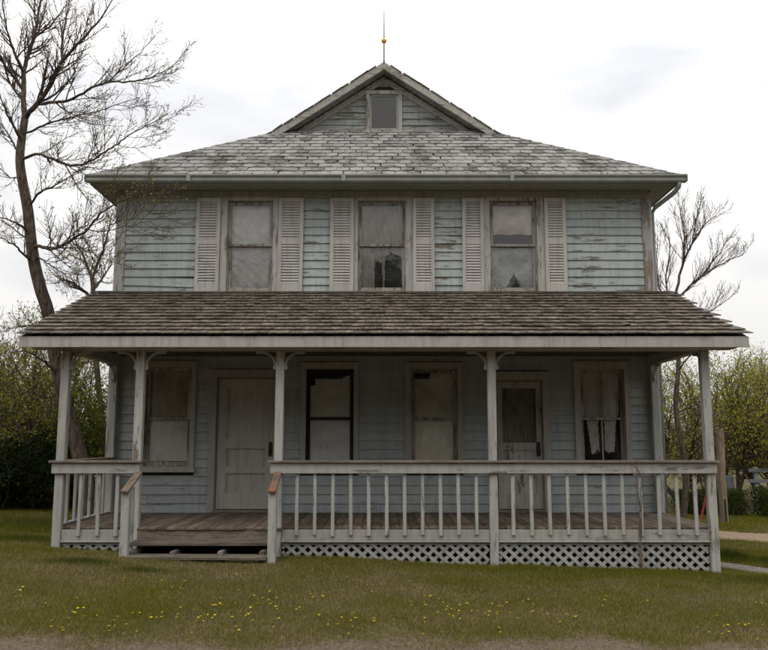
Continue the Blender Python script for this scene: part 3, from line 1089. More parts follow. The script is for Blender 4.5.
def bracket_mesh(side):
    R, t = 0.21, 0.032
    poly_o, poly_i = [], []
    for j in range(9):
        a = math.pi / 2 * j / 8
        # arc concave outward: centre at outer lower corner
        poly_o.append((R * 1.05 - (R * 1.05 - 0.0) * math.cos(a), -0.235 + (0.235 - 0.012) * math.sin(a)))
        poly_i.append((R * 1.05 - (R * 1.05 - t) * math.cos(a), -0.235 + (0.235 - 0.012 - t) * math.sin(a)))
    mb = MB()
    for j in range(8):
        q = [poly_o[j], poly_o[j + 1], poly_i[j + 1], poly_i[j]]
        mb.prism([(side * x, z_) for x, z_ in q], -0.018, 0.018)
    mb.prism([(side * x, z_) for x, z_ in [(0, -0.29), (0.042, -0.29), (0.047, -0.25), (0.036, -0.225), (0, -0.225)]], -0.021, 0.021)
    mb.prism([(side * x, z_) for x, z_ in [(0.19, -0.045), (0.30, -0.045), (0.31, -0.02), (0.31, 0), (0.19, 0)]], -0.021, 0.021)
    mb.prism([(side * x, z_) for x, z_ in [(0.0, -0.012), (0.20, -0.012), (0.20, 0), (0.0, 0)]], -0.016, 0.016)
    mb.v = [(x * 0.82, y, z_ * 0.80) for x, y, z_ in mb.v]
    return mb.mesh('bracket')


BR = {s: bracket_mesh(s) for s in (-1, 1)}
for m_ in BR.values(): m_.materials.append(M['post'])
posts = []
for i, x in enumerate(POSTX):
    zb = g1(x, PY) - 0.12
    lean = jit(0.004)
    mb = MB().box(x - PW, x + PW, PY - PW, PY + PW, zb, BEAM)
    p = add('porch_post', mb.mesh('porch_post', (x, PY, zb), 0.008), M['post'], house, (x, PY, zb), (jit(0.003), lean, 0))
    for s in (-1, 1):
        if (i == 0 and s < 0) or (i == 4): continue
        add('bracket', BR[s], None, p, (x + s * PW, PY, BEAM - 0.002))
    if i in (0, 4):
        # bracket running back along the side
        add('bracket', BR[1], None, p, (x, PY + PW, BEAM - 0.002), (0, 0, math.pi / 2))
    posts.append(p)
for s in (-1, 1):
    xw = s * 4.0
    mb = MB().box(xw - PW, xw + PW, W - 0.135, W - 0.034, FL, BEAM)
    p = add('wall_post', mb.mesh('wall_post', (xw, W - 0.1, FL), 0.006), M['post'], house, (xw, W - 0.1, FL))
    add('bracket', BR[-1], None, p, (xw, W - 0.136, BEAM - 0.002), (0, 0, math.pi / 2))
# beams
box('porch_beam', M['trim_x'], house, -4.06, 4.07, PY - 0.06, PY + 0.06, BEAM, BEAM + 0.15)
for s in (-1, 1):
    box('porch_beam', M['trim_x'], house, s * 4.0 - 0.06, s * 4.0 + 0.06, PY + 0.061, W - 0.035, BEAM + 0.001, BEAM + 0.149)
# ceiling boards
y = PY + 0.065
while y < W - 0.06:
    box('ceiling_board', M['ceil'], house, -3.93, 3.93, y + 0.002, y + 0.096, BEAM + 0.135 + jit(0.002), BEAM + 0.152, 0.004)
    y += 0.10

# porch roof
PE_Y, PE_Z, PT_Z = 9.72, 2.905, 3.845
PSL = (PT_Z - PE_Z) / (W - PE_Y)
PTH = math.atan(PSL)
PX = 4.42
mb = MB()
mb.add([(-PX + .02, PE_Y + 0.03, PE_Z - 0.004), (PX - .02, PE_Y + 0.03, PE_Z - 0.004), (PX - .02, W - 0.0345, PT_Z - 0.004), (-PX + .02, W - 0.0345, PT_Z - 0.004),
        (-PX + .02, PE_Y + 0.03, PE_Z - 0.03), (PX - .02, PE_Y + 0.03, PE_Z - 0.03), (PX - .02, W - 0.0345, PT_Z - 0.03), (-PX + .02, W - 0.0345, PT_Z - 0.03)],
       [(0, 1, 2, 3), (7, 6, 5, 4), (0, 4, 5, 1), (1, 5, 6, 2), (2, 6, 7, 3), (3, 7, 4, 0)])
proof = add('porch_roof', mb.mesh('porch_roof', (0, PY, PE_Z)), M['felt'], house, (0, PY, PE_Z))
fas = box('fascia', M['fascia'], house, -PX, PX, PE_Y + 0.012, PE_Y + 0.038, PE_Z - 0.145, PE_Z - 0.012, 0.004)
box('eave_lining', M['trim_x'], house, -PX + 0.13, PX - 0.13, PE_Y + 0.039, PY - 0.062, PE_Z - 0.150, PE_Z - 0.135, 0.003)
for s in (-1, 1):
    a = s * PX
    xa, xb = sorted((a, a - s * 0.025))
    poly = [(PE_Y + 0.039, PE_Z - 0.015), (W - 0.04, PT_Z - 0.015), (W - 0.04, PT_Z - 0.13), (PE_Y + 0.039, PE_Z - 0.13)]
    v = [(xa, y_, z_) for y_, z_ in poly] + [(xb, y_, z_) for y_, z_ in poly]
    f = [(0, 1, 2, 3), (7, 6, 5, 4), (0, 4, 5, 1), (1, 5, 6, 2), (2, 6, 7, 3), (3, 7, 4, 0)]
    add('rake_board', MB().add(v, f).mesh('rake_board', (a, PY, PE_Z)), M['fascia'], house, (a, PY, PE_Z))
    # side infill above the side beam
    xs_ = s * 4.0
    v = [(xs_ - 0.01, PY + 0.061, BEAM + 0.15), (xs_ - 0.01, W - 0.04, BEAM + 0.15), (xs_ - 0.01, W - 0.04, PT_Z - 0.04), (xs_ - 0.01, PY + 0.061, PE_Z + 0.1)]
    v += [(x + 0.02, y_, z_) for x, y_, z_ in v]
    add('side_infill', MB().add(v, f).mesh('side_infill', (xs_, 11, 3)), M['siding_low'], house, (xs_, 11, 3))
PEX = 0.192
WID = [0.085, 0.10, 0.115, 0.13, 0.15, 0.17]
PV = []
for w_ in WID:
    for r in range(2):
        h = w_ / 2 - 0.0025
        e1, e2 = jit(0.006), jit(0.006)
        t = 0.012
        v = [(-h, e1, 0), (h, e2, 0), (h, 0.30, 0), (-h, 0.30, 0), (-h, e1, t), (h, e2, t * rng.uniform(0.7, 1.5)), (h, 0.30, 0.003), (-h, 0.30, 0.003)]
        PV.append((w_, v))
PMS = []
for w_, v in PV:
    me = MB().add(v, BOXF).mesh('shingle'); me.materials.append(M['cedar']); PMS.append(me)
rest = MB()
cnt = 0
t = 0.0
while t < (W - PE_Y) / math.cos(PTH) - 0.05:
    x = -PX - 0.02
    d = t * math.cos(PTH)
    while x < PX + 0.02:
        i = rng.randrange(len(PV))
        w_, v = PV[i]
        if x + w_ > PX + 0.05: break
        lift = 0.0
        if rng.random() < 0.04: lift = rng.uniform(0.02, 0.05)
        off = jit(0.006) + (0.03 if rng.random() < 0.03 else 0)
        loc = (x + w_ / 2, PE_Y - 0.02 + d + off, PE_Z + 0.001 + PSL * (d + off) - 0.006)
        rot = (PTH - 0.085 - lift * 0.5, jit(0.008), jit(0.010))
        loc = (loc[0], loc[1], loc[2] + 0.023 + rng.random() * 0.004)
        if cnt < 298:
            add('shingle', PMS[i], None, proof, loc, rot); cnt += 1
        else:
            rest.add(v, BOXF, Matrix.Translation(loc) @ Euler(rot).to_matrix().to_4x4())
        x += w_
    t += PEX
tag(add('shingle_field', rest.mesh('shingle_field', (0, PY, PE_Z), fix=False), M['cedar'], proof, (0, PY, PE_Z)), kind='stuff')
box('flashing', M['ceil'], proof, -HX - 0.25, HX + 0.25, W - 0.075, W - 0.036, PT_Z - 0.01, PT_Z + 0.028)

# porch floor planks
pf = MB().box(-4.04, 4.05, PY + 0.02, W - 0.036, FL - 0.16, FL - 0.03)
floor = add('porch_floor', pf.mesh('porch_floor', (0, 11, FL - 0.16), fix=False), M['sheath'], house, (0, 11, FL - 0.16))
x = -4.05
fl_me = []
while x < 4.02:
    w_ = 0.118
    y0 = PY + 0.01 + jit(0.012)
    if POSTX[1] < x < POSTX[2]: y0 = PY - 0.075 + jit(0.012)
    else: y0 = max(y0, PY + PW + 0.004) if any(abs(x + w_ / 2 - p) < 0.13 for p in POSTX) else y0
    box('plank', M['floor'], floor, x + 0.0025, x + w_ - 0.0025, round(y0, 2), W - 0.036, FL - 0.028, FL + 0.0 + round(jit(0.003), 3), 0.004, (jit(0.001), jit(0.008), 0))
    x += w_
# skirt boards between posts
for i, (a, b) in enumerate(((POSTX[0] + PW, POSTX[1] - PW), (POSTX[1] + PW, POSTX[2] - PW), (POSTX[2] + PW, POSTX[3] - PW), (POSTX[3] + PW, POSTX[4] - PW))):
    m_ = M['step'] if i == 1 else M['rail']
    y0 = PY - 0.055 if i == 1 else PY - 0.02
    box('skirt_board', m_, house, a + 0.002, b - 0.002, y0, y0 + 0.028, FL - 0.155, FL - 0.03)
    if i != 1: box('skirt_ledge', M['rail'], house, a + 0.002, b - 0.002, PY - 0.045, PY + 0.02, FL - 0.178, FL - 0.156)
box('skirt_board', M['rail'], house, 3.985, 4.03, PY + PW + 0.002, W - 0.036, FL - 0.16, FL - 0.03)
box('skirt_board', M['rail'], house, -4.03, -3.985, PY + PW + 0.002, W - 0.036, FL - 0.16, FL - 0.03)


# lattice
def clip(p, d, poly_lo, poly_hi, x0, x1):
    """clip an infinite line to the trapezoid x0..x1, floor line poly_lo(x) .. poly_hi"""
    ts = np.linspace(-3, 3, 2401)
    X = p[0] + d[0] * ts; Z = p[1] + d[1] * ts
    ok = (X >= x0) & (X <= x1) & (Z <= poly_hi) & (Z >= poly_lo(X))
    if not ok.any(): return None
    t_ = ts[ok]
    return t_[0], t_[-1]


def lattice(x0, x1, z_top, pitch, ang, label, y0=PY + 0.004, lw=0.040):
    c = ((x0 + x1) / 2, y0, z_top)
    lowf = lambda X: gz(X, np.full_like(X, PY)) + 0.012
    zc = g1(c[0], PY)
    root = MB()
    root.box(x0, x1, y0 - 0.006, y0 + 0.016, z_top - 0.03, z_top)
    lat = add('lattice', root.mesh('lattice', c, fix=False), M['lath'], house, c)
    for li, s in enumerate((-1, 1)):
        d = (math.cos(ang), s * math.sin(ang))
        x = x0 - 1.0
        while x < x1 + 1.0:
            r = clip((x, z_top - 0.03), d, lowf, z_top - 0.005, x0 + 0.012, x1 - 0.012)
            x += pitch
            if r is None or r[1] - r[0] < 0.05: continue
            ta, tb = r
            px, pz = x - pitch + d[0] * (ta + tb) / 2, z_top - 0.03 + d[1] * (ta + tb) / 2
            L = round(tb - ta, 2)
            yy = y0 + (0.0 if li == 0 else 0.0075)
            hl = L / 2
            key = ('lath', L)
            if key not in _bc:
                me = MB().box(-hl, hl, -0.0035, 0.0035, -lw / 2, lw / 2).mesh('lath', bevel=0.0)
                me.materials.append(M['lath']); _bc[key] = me
            add('lath', _bc[key], None, lat, (px, yy, pz), (0, -s * ang + jit(0.015), 0))
    return lat


lattice(POSTX[2] + PW, POSTX[3] - PW, FL - 0.18, 0.1325, math.radians(42), '')
lattice(POSTX[3] + PW, POSTX[4] - PW, FL - 0.18, 0.1325, math.radians(42), '')
lattice(POSTX[0] + PW, POSTX[1] - PW, FL - 0.18, 0.1325, math.radians(42), '')
# boards closing the porch ends below the floor
for s in (-1, 1):
    zb = g1(s * 4, 11) - 0.08
    box('end_board', M['sheath'], house, s * 4.0 - 0.012, s * 4.0 + 0.012, PY + PW + 0.004, W - 0.04, zb, FL - 0.165)


# railings
def railing(x0, x1, bal):
    c = ((x0 + x1) / 2, PY - 0.08, 1.24)
    r = add('porch_railing', MB().box(x0, x1, PY - 0.09, PY - PW - 0.0025, 1.245, 1.372).mesh('porch_railing', c, 0.004), M['rail'], house, c)
    box('rail_cap', M['cap'], r, x0 - 0.03, x1 + 0.03, PY - 0.125, PY + 0.075, 1.373, 1.402, 0.004)
    box('rail_cleat', M['rail'], r, x0 + 0.13, x1 - 0.13, PY - PW, PY - PW + 0.03, 1.24, 1.28, 0.003)
    for x in bal:
        tw = 0.0205 + jit(0.0015)
        zt, zb = 1.25, 0.505 + jit(0.01)
        box('baluster', M['post'], r, x - tw, x + tw, PY - PW - 0.002, PY - PW + 0.030, zb, zt, 0.004, (jit(0.006), jit(0.010), 0))
    return r


b1 = [-1.30 + 0.24 + 0.2185 * i for i in range(11)]
b2 = [1.335 + 0.235 + 0.222 * i for i in range(11)]
r_right = railing(-1.385, 4.055, b1 + b2)
r_left = railing(-4.05, -2.975, [-3.97 + 0.27 + 0.225 * i for i in range(3)])
# side railing on the left end, running back to the wall
c = (-4.0, 11.1, 1.3)
rs = add('porch_railing', MB().box(-4.018, -3.982, PY + 0.08, W - 0.14, 1.245, 1.372).mesh('porch_railing', c, 0.004), M['rail'], house, c)
box('rail_cap', M['cap'], rs, -4.09, -3.91, PY + 0.077, W - 0.14, 1.3735, 1.401, 0.004)
for i in range(6):
    y = PY + 0.33 + i * 0.265
    box('baluster', M['post'], rs, -4.019, -3.981, y - 0.019, y + 0.019, FL - 0.05, 1.246, 0.004, (0, jit(0.01), 0))
box('rail_foot', M['rail'], rs, -4.04, -3.96, PY + 0.06, W - 0.14, FL + 0.003, FL + 0.03, 0.003)

# steps with newels and short sloping hand rails
SX0, SX1 = POSTX[1] + 0.06, POSTX[2] - 0.06
zt2 = g1(-2.1, 9.5)
steps = empty('porch_steps', (-2.1, 9.8, zt2))
steps.parent = house; steps.location = WL[steps] - WL[house]
for x in (SX0 + 0.02, SX0 + 0.5, SX1 - 0.56, SX1 - 0.08):
    box('stringer', M['step'], steps, x, x + 0.06, 9.60, PY - 0.06, zt2 - 0.05, 0.375)
box('tread', M['step'], steps, SX0 - 0.02, SX1 + 0.02, 9.74, PY - 0.058, 0.42, 0.462, 0.006)
box('tread', M['step'], steps, SX0 - 0.02, SX1 + 0.02, 9.46, 9.70, zt2 + 0.035, zt2 + 0.075, 0.006, (0.0, 0.004, 0))
for x, s in ((-2.975, -1), (-1.285, 1)):
    zb = g1(x, 9.55) - 0.1
    nw = add('newel_post', MB().box(x - 0.046, x + 0.046, 9.50, 9.59, zb, 1.04).mesh('newel_post', (x, 9.55, zb), 0.007), M['post'], house, (x, 9.55, zb))
    # sloping cap
    a = Vector((x, 9.46, 1.035)); b = Vector((x, PY - 0.12, 1.235))
    ang = math.atan2(b.z - a.z, b.y - a.y)
    L = (b - a).length
    m_ = MB().box(-0.045, 0.045, -L / 2, L / 2, -0.018, 0.018).mesh('hand_rail', bevel=0.005)
    add('hand_rail', m_, M['redcap'], nw, (a + b) / 2 + Vector((0, 0, 0.02)), (ang, 0, 0))
    for yy in (9.78,):
        box('stair_baluster', M['post'], nw, x - 0.02, x + 0.02, yy - 0.02, yy + 0.02, g1(x, yy) - 0.05, 1.10, 0.004)

# ------------------------------------------------------------------ curtains, blinds and sheets behind the glass


def curtain(name, label, cat, mat, x0, x1, z0, z1, keep=None, amp=0.006, folds=0, crumple=0.006, y=W + 0.106, group=None, seed=1, n=(36, 56)):
    r = np.random.RandomState(seed)
    nx_, nz_ = n
    X, Z = np.meshgrid(np.linspace(x0, x1, nx_), np.linspace(z0, z1, nz_))
    Y = np.full_like(X, y)
    if folds:
        ph = (X - x0) / (x1 - x0) * folds * 2 * math.pi
        Y = Y + amp * np.sin(ph + 0.5 * np.sin(Z * 3)) * (0.6 + 0.4 * (z1 - Z) / (z1 - z0))
    Y = Y + crumple * (fnoise(X * 7 + seed, Z * 7, seed) - 0.5) * 2 + crumple * (fnoise((X + Z) * 13, (X - Z) * 4, seed + 9) - 0.5) * 2
    v = np.stack([X, Y, Z], -1).reshape(-1, 3)
    f = []
    for j in range(nz_ - 1):
        for i in range(nx_ - 1):
            if keep is not None:
                cx = (i + 0.5) / (nx_ - 1); cz = (j + 0.5) / (nz_ - 1)
                if not keep(cx, cz): continue
            f.append((j * nx_ + i, j * nx_ + i + 1, (j + 1) * nx_ + i + 1, (j + 1) * nx_ + i))
    c = np.array([(x0 + x1) / 2, y, z0])
    me = mesh(name, (v - c).tolist(), f, True)
    o = add(name, me, mat, None, tuple(c))
    return tag(o, label, cat, group)


def ragged(v, seed, amp):
    return amp * (float(fnoise(np.array([v * 9.0 + seed]), np.array([seed * 1.7]), seed)[0]) - 0.5) * 2


a, b = UP_OPEN[0]
curtain('plastic_sheet', 'wrinkled white sheet filling the upper window next to the corner tree', 'sheet', M['plastic'], a + 0.02, b - 0.02, 3.86, 5.32, crumple=0.030, seed=3, y=W + 0.125, n=(70, 120))
a, b = UP_OPEN[1]


def tear2(x, z):
    if z > 0.50: return True
    lim1 = 0.30 + ragged(x, 4, 0.06)
    inside = (0.33 + ragged(z, 3, 0.05) < x < 0.52 + ragged(z, 6, 0.04) and z < 0.33 + ragged(x, 5, 0.05)) or \
             (0.57 + ragged(z, 9, 0.05) < x < 0.98 and z < 0.44 - 0.55 * max(0, x - 0.80) - 0.5 * max(0, 0.72 - x) + ragged(x, 7, 0.05))
    return not inside


curtain('lace_curtain', 'torn brown lace curtain in the middle upper window', 'curtain', M['lace'], a + 0.02, b - 0.02, 3.88, 5.31, tear2, 0.010, 7, 0.006, seed=4, n=(60, 90))
a, b = UP_OPEN[2]
curtain('roller_blind', 'peach coloured blind pulled part way down in an upper window', 'blind', M['blind'], a + 0.02, b - 0.02, 4.78, 5.32, lambda x, z: z > 0.02 + ragged(x, 2, 0.03), crumple=0.004, seed=5)


def tear3(x, z):
    if abs(x - 0.52) < 0.24 * (1 - z / 0.40) + ragged(z, 8, 0.05) and z < 0.42: return False
    return not (z > 0.93 + ragged(x, 3, 0.04))


curtain('plastic_sheet', 'torn grey plastic sheet with a ragged black hole at the bottom of an upper window', 'sheet', M['film'], a + 0.02, b - 0.02, 3.88, 4.64, tear3, crumple=0.028, y=W + 0.12, seed=6, n=(60, 70))
# porch windows
a, b, z0, z1 = LOW['w1']
curtain('curtain', 'ochre cloth curtain in the upper sash of the window by the front steps', 'curtain', M['ochre'], a + 0.02, b - 0.02, 1.99, 2.72, None, 0.008, 4, 0.008, seed=7, y=W + 0.078)
curtain('roller_blind', 'plain white blind in the lower sash of the window by the front steps', 'blind', M['white'], a + 0.02, b - 0.02, 1.34, 1.99, None, crumple=0.004, seed=8, y=W + 0.098)
a, b, z0, z1 = LOW['w2']


def torn_top(x, z):
    lim = 0.80 + ragged(x, 3, 0.03)
    if x < 0.16: lim = 0.66 + ragged(x, 5, 0.03)
    if x > 0.74: lim = 0.80 + (x - 0.74) * 0.45 + ragged(x, 6, 0.02)
    return z < lim


curtain('torn_paper', 'torn pale paper pasted in the upper sash of the black framed window', 'paper', M['paper'], a + 0.02, b - 0.02, 1.99, 2.70, torn_top, crumple=0.009, y=W + 0.072, seed=9, n=(50, 60))
curtain('paper_sheet', 'whole pale paper sheet in the lower sash of the black framed window', 'paper', M['plastic'], a + 0.02, b - 0.02, 1.28, 1.99, None, crumple=0.006, seed=10, y=W + 0.098)
a, b, z0, z1 = LOW['w3']
curtain('roller_blind', 'stained beige blind in the window between the dark framed window and the glazed door', 'blind', M['beige'], a + 0.02, b - 0.02, 1.28, 2.66,
        lambda x, z: not (z > 0.93 and 0.05 < x < 0.38 + ragged(z, 4, 0.1)), crumple=0.006, seed=11)
a, b, z0, z1 = LOW['d2']
curtain('door_curtain', 'dark pleated curtain behind the glass of the second door', 'curtain', M['drape'], a + 0.06, b - 0.06, 1.55, 2.48, None, 0.010, 9, 0.004, seed=12, y=W + 0.11, n=(80, 40))
a, b, z0, z1 = LOW['w4']


def swag(x, z):
    # two panels drawn apart, ragged hems
    m = 0.5
    wob = ragged(z, 3, 0.03)
    if z > 0.50:
        return x > 0.02 + (1 - z) * 0.16 and x < 0.98 - (1 - z) * 0.10
    w0, w1 = 0.15 + wob + (0.5 - z) * 0.22, 0.86 - wob - (0.5 - z) * 0.16
    hem = 0.13 + ragged(x, 6, 0.07)
    gap = 0.06 + ragged(z, 5, 0.04)
    return w0 < x < w1 and z > hem and abs(x - m) > gap


curtain('lace_curtain', 'ragged white lace curtains in the porch window with divided panes', 'curtain', M['whitelace'], a + 0.02, b - 0.02, 1.28, 2.70, swag, 0.010, 8, 0.004, y=W + 0.108, seed=13, n=(70, 90))


# ------------------------------------------------------------------ trees
def unproj(px, py, Y):
    u = (px - 384) / 810.0; v = (325 - py) / 810.0
    dy = math.cos(PITCH) - v * math.sin(PITCH); dz = math.sin(PITCH) + v * math.cos(PITCH)
    t = Y / dy
    return np.array([u * t, Y, EYE + dz * t])


class Tree:
    def __init__(self, seed):
        self.r = np.random.RandomState(seed)
        self.big = []      # (pts, radii)
        self.twig = []
        self.leafp = []    # (pos, dir)

    def poly(self, pts, radii, n=None):
        """resample a traced limb smoothly"""
        pts = np.array(pts, float); radii = np.array(radii, float)
        m = len(pts)
        n = n or max(8, m * 4)
        t = np.linspace(0, m - 1, n)
        out = np.zeros((n, 3))
        for a_, tt in enumerate(t):
            i = min(int(tt), m - 2); u = tt - i
            p0 = pts[max(i - 1, 0)]; p1 = pts[i]; p2 = pts[i + 1]; p3 = pts[min(i + 2, m - 1)]
            out[a_] = 0.5 * ((2 * p1) + (-p0 + p2) * u + (2 * p0 - 5 * p1 + 4 * p2 - p3) * u * u + (-p0 + 3 * p1 - 3 * p2 + p3) * u ** 3)
        rr = np.interp(t, np.arange(m), radii)
        out += self.r.normal(0, 0.006, out.shape) * (rr[:, None] < 0.06)
        return out, rr

    def limb(self, pts, radii, big=True):
        p, r = self.poly(pts, radii)
        (self.big if big else self.twig).append((p, r))
        return p, r

    def shoot(self, start, d, L, r0, level, maxlevel, up=0.25, wander=0.22, dens=1.0, leaf=0.5, ang=(0.5, 1.0), minr=0.0022):
        r = self.r
        n = 7 if level == 0 else (6 if level == 1 else 5)
        pts = [np.array(start)]
        d = np.array(d, float); d /= np.linalg.norm(d)
        dirs = []
        st = L / (n - 1)
        for i in range(n - 1):
            d = d + r.normal(0, wander, 3) * 0.6 + np.array([0, 0, up * 0.35])
            d /= np.linalg.norm(d)
            pts.append(pts[-1] + d * st); dirs.append(d)
        pts = np.array(pts)
        rad = np.linspace(r0, max(r0 * 0.30, minr), n)
        (self.big if r0 > 0.018 else self.twig).append((pts, rad))
        self.side(pts, rad, L, level, maxlevel, up, wander, dens, leaf, ang, minr, t0=0.22)

    def side(self, pts, rad, L, level, maxlevel, up=0.25, wander=0.22, dens=1.0, leaf=0.5, ang=(0.5, 1.0), minr=0.0022, t0=0.25, step=None):
        r = self.r
        n = len(pts)
        if level >= maxlevel:
            # buds and young leaves along the last twigs
            k_ = max(2, int(L * 9))
            for q in range(k_):
                if r.rand() < leaf:
                    t = r.rand() * (n - 1); i = min(int(t), n - 2)
                    self.leafp.append(pts[i] + (pts[i + 1] - pts[i]) * (t - i))
            if r.rand() < leaf: self.leafp.append(pts[-1])
            return
        cnt_ = max(1, int(dens * L * (7.0 if level >= 1 else 5.5)))
        cnt_ = min(cnt_, 26)
        for q in range(cnt_):
            t = (t0 + (1 - t0) * (q + r.rand()) / cnt_) * (n - 1)
            i = min(int(t), n - 2)
            p = pts[i] + (pts[i + 1] - pts[i]) * (t - i)
            tan = pts[i + 1] - pts[i]; tan /= np.linalg.norm(tan)
            pr_ = rad[i]
            ax = r.normal(0, 1, 3); ax -= tan * ax.dot(tan); ax /= np.linalg.norm(ax)
            a_ = r.uniform(*ang)
            d = tan * math.cos(a_) + ax * math.sin(a_)
            cl = L * r.uniform(0.28, 0.55) * (1.15 - 0.55 * t / (n - 1))
            cl = max(cl, 0.12)
            self.shoot(p, d, cl, max(pr_ * r.uniform(0.42, 0.62), minr), level + 1, maxlevel, up, wander, dens, leaf, ang, minr)

    def tubes(self, items, name, sides):
        vs, fs = [], []
        base = 0
        for pts, rad in items:
            n = len(pts)
            d = np.gradient(pts, axis=0)
            d /= np.maximum(np.linalg.norm(d, axis=1, keepdims=True), 1e-9)
            ref = np.array([0.31, 0.9, 0.3]) if abs(d[0].dot([0.31, 0.9, 0.3])) < 0.85 else np.array([1.0, 0.1, 0])
            a_ = np.cross(d, ref); a_ /= np.maximum(np.linalg.norm(a_, axis=1, keepdims=True), 1e-9)
            b_ = np.cross(d, a_)
            th = np.arange(sides) * 2 * math.pi / sides
            ring = pts[:, None, :] + rad[:, None, None] * (a_[:, None, :] * np.cos(th)[None, :, None] + b_[:, None, :] * np.sin(th)[None, :, None])
            vs.append(ring.reshape(-1, 3))
            i = np.arange(n - 1)[:, None] * sides; j = np.arange(sides)[None, :]; j2 = (j + 1) % sides
            q = np.stack([i + j, i + j2, i + sides + j2, i + sides + j], -1).reshape(-1, 4) + base
            fs.append(q)
            base += n * sides
        return np.concatenate(vs), np.concatenate(fs)

    def leaves(self, size, per=2, spread=0.03):
        r = self.r
        P = np.array(self.leafp)
        P = np.repeat(P, per, axis=0)
        n = len(P)
        P = P + r.normal(0, spread, P.shape)
        d = r.normal(0, 1, (n, 3)); d[:, 2] += 0.5; d /= np.linalg.norm(d, axis=1, keepdims=True)
        w = r.normal(0, 1, (n, 3)); w -= d * np.sum(w * d, 1, keepdims=True); w /= np.linalg.norm(w, axis=1, keepdims=True)
        s = (size * r.uniform(0.55, 1.25, n))[:, None]
        v = np.stack([P, P + d * s * 0.55 + w * s * 0.30, P + d * s * 1.1, P + d * s * 0.55 - w * s * 0.30], 1).reshape(-1, 3)
        f = np.arange(n * 4).reshape(-1, 4)
        return v, f


def npmesh(name, v, f, origin, smooth=True):
    me = bpy.data.meshes.new(name)
    v = np.asarray(v, dtype=np.float32) - np.asarray(origin, dtype=np.float32)
    f = np.asarray(f, dtype=np.int32)
    me.vertices.add(len(v)); me.vertices.foreach_set('co', v.ravel())
    m_ = f.shape[1]
    me.loops.add(f.size); me.loops.foreach_set('vertex_index', f.ravel())
    me.polygons.add(len(f)); me.polygons.foreach_set('loop_start', np.arange(0, f.size, m_, dtype=np.int32))
    try:
        me.polygons.foreach_set('loop_total', np.full(len(f), m_, dtype=np.int32))
    except Exception:
        pass
    if smooth: me.polygons.foreach_set('use_smooth', np.ones(len(f), dtype=bool))
    me.update(calc_edges=True)
    me.validate()
    return me


def plant(T, name, base, label, cat, leafmat_=None, lsize=0.03, per=2, spread=0.03, group=None, bigm=None, twigm=None, names=('trunk', 'crown', 'leaves')):
    root = tag(empty(name, tuple(base)), label, cat, group)
    if T.big:
        v, f = T.tubes(T.big, 'trunk', 7)
        add(names[0], npmesh(names[0], v, f, base), bigm or M['bark'], root, tuple(base))
    if T.twig:
        v, f = T.tubes(T.twig, 'crown', 3)
        cr = add(names[1], npmesh(names[1], v, f, base), twigm or M['twig'], root, tuple(base))
    if T.leafp and leafmat_:
        v, f = T.leaves(lsize, per, spread)
        tag(add(names[2], npmesh(names[2], v, f, base, False), leafmat_, cr if T.twig else root, tuple(base)), kind='stuff')
    return root


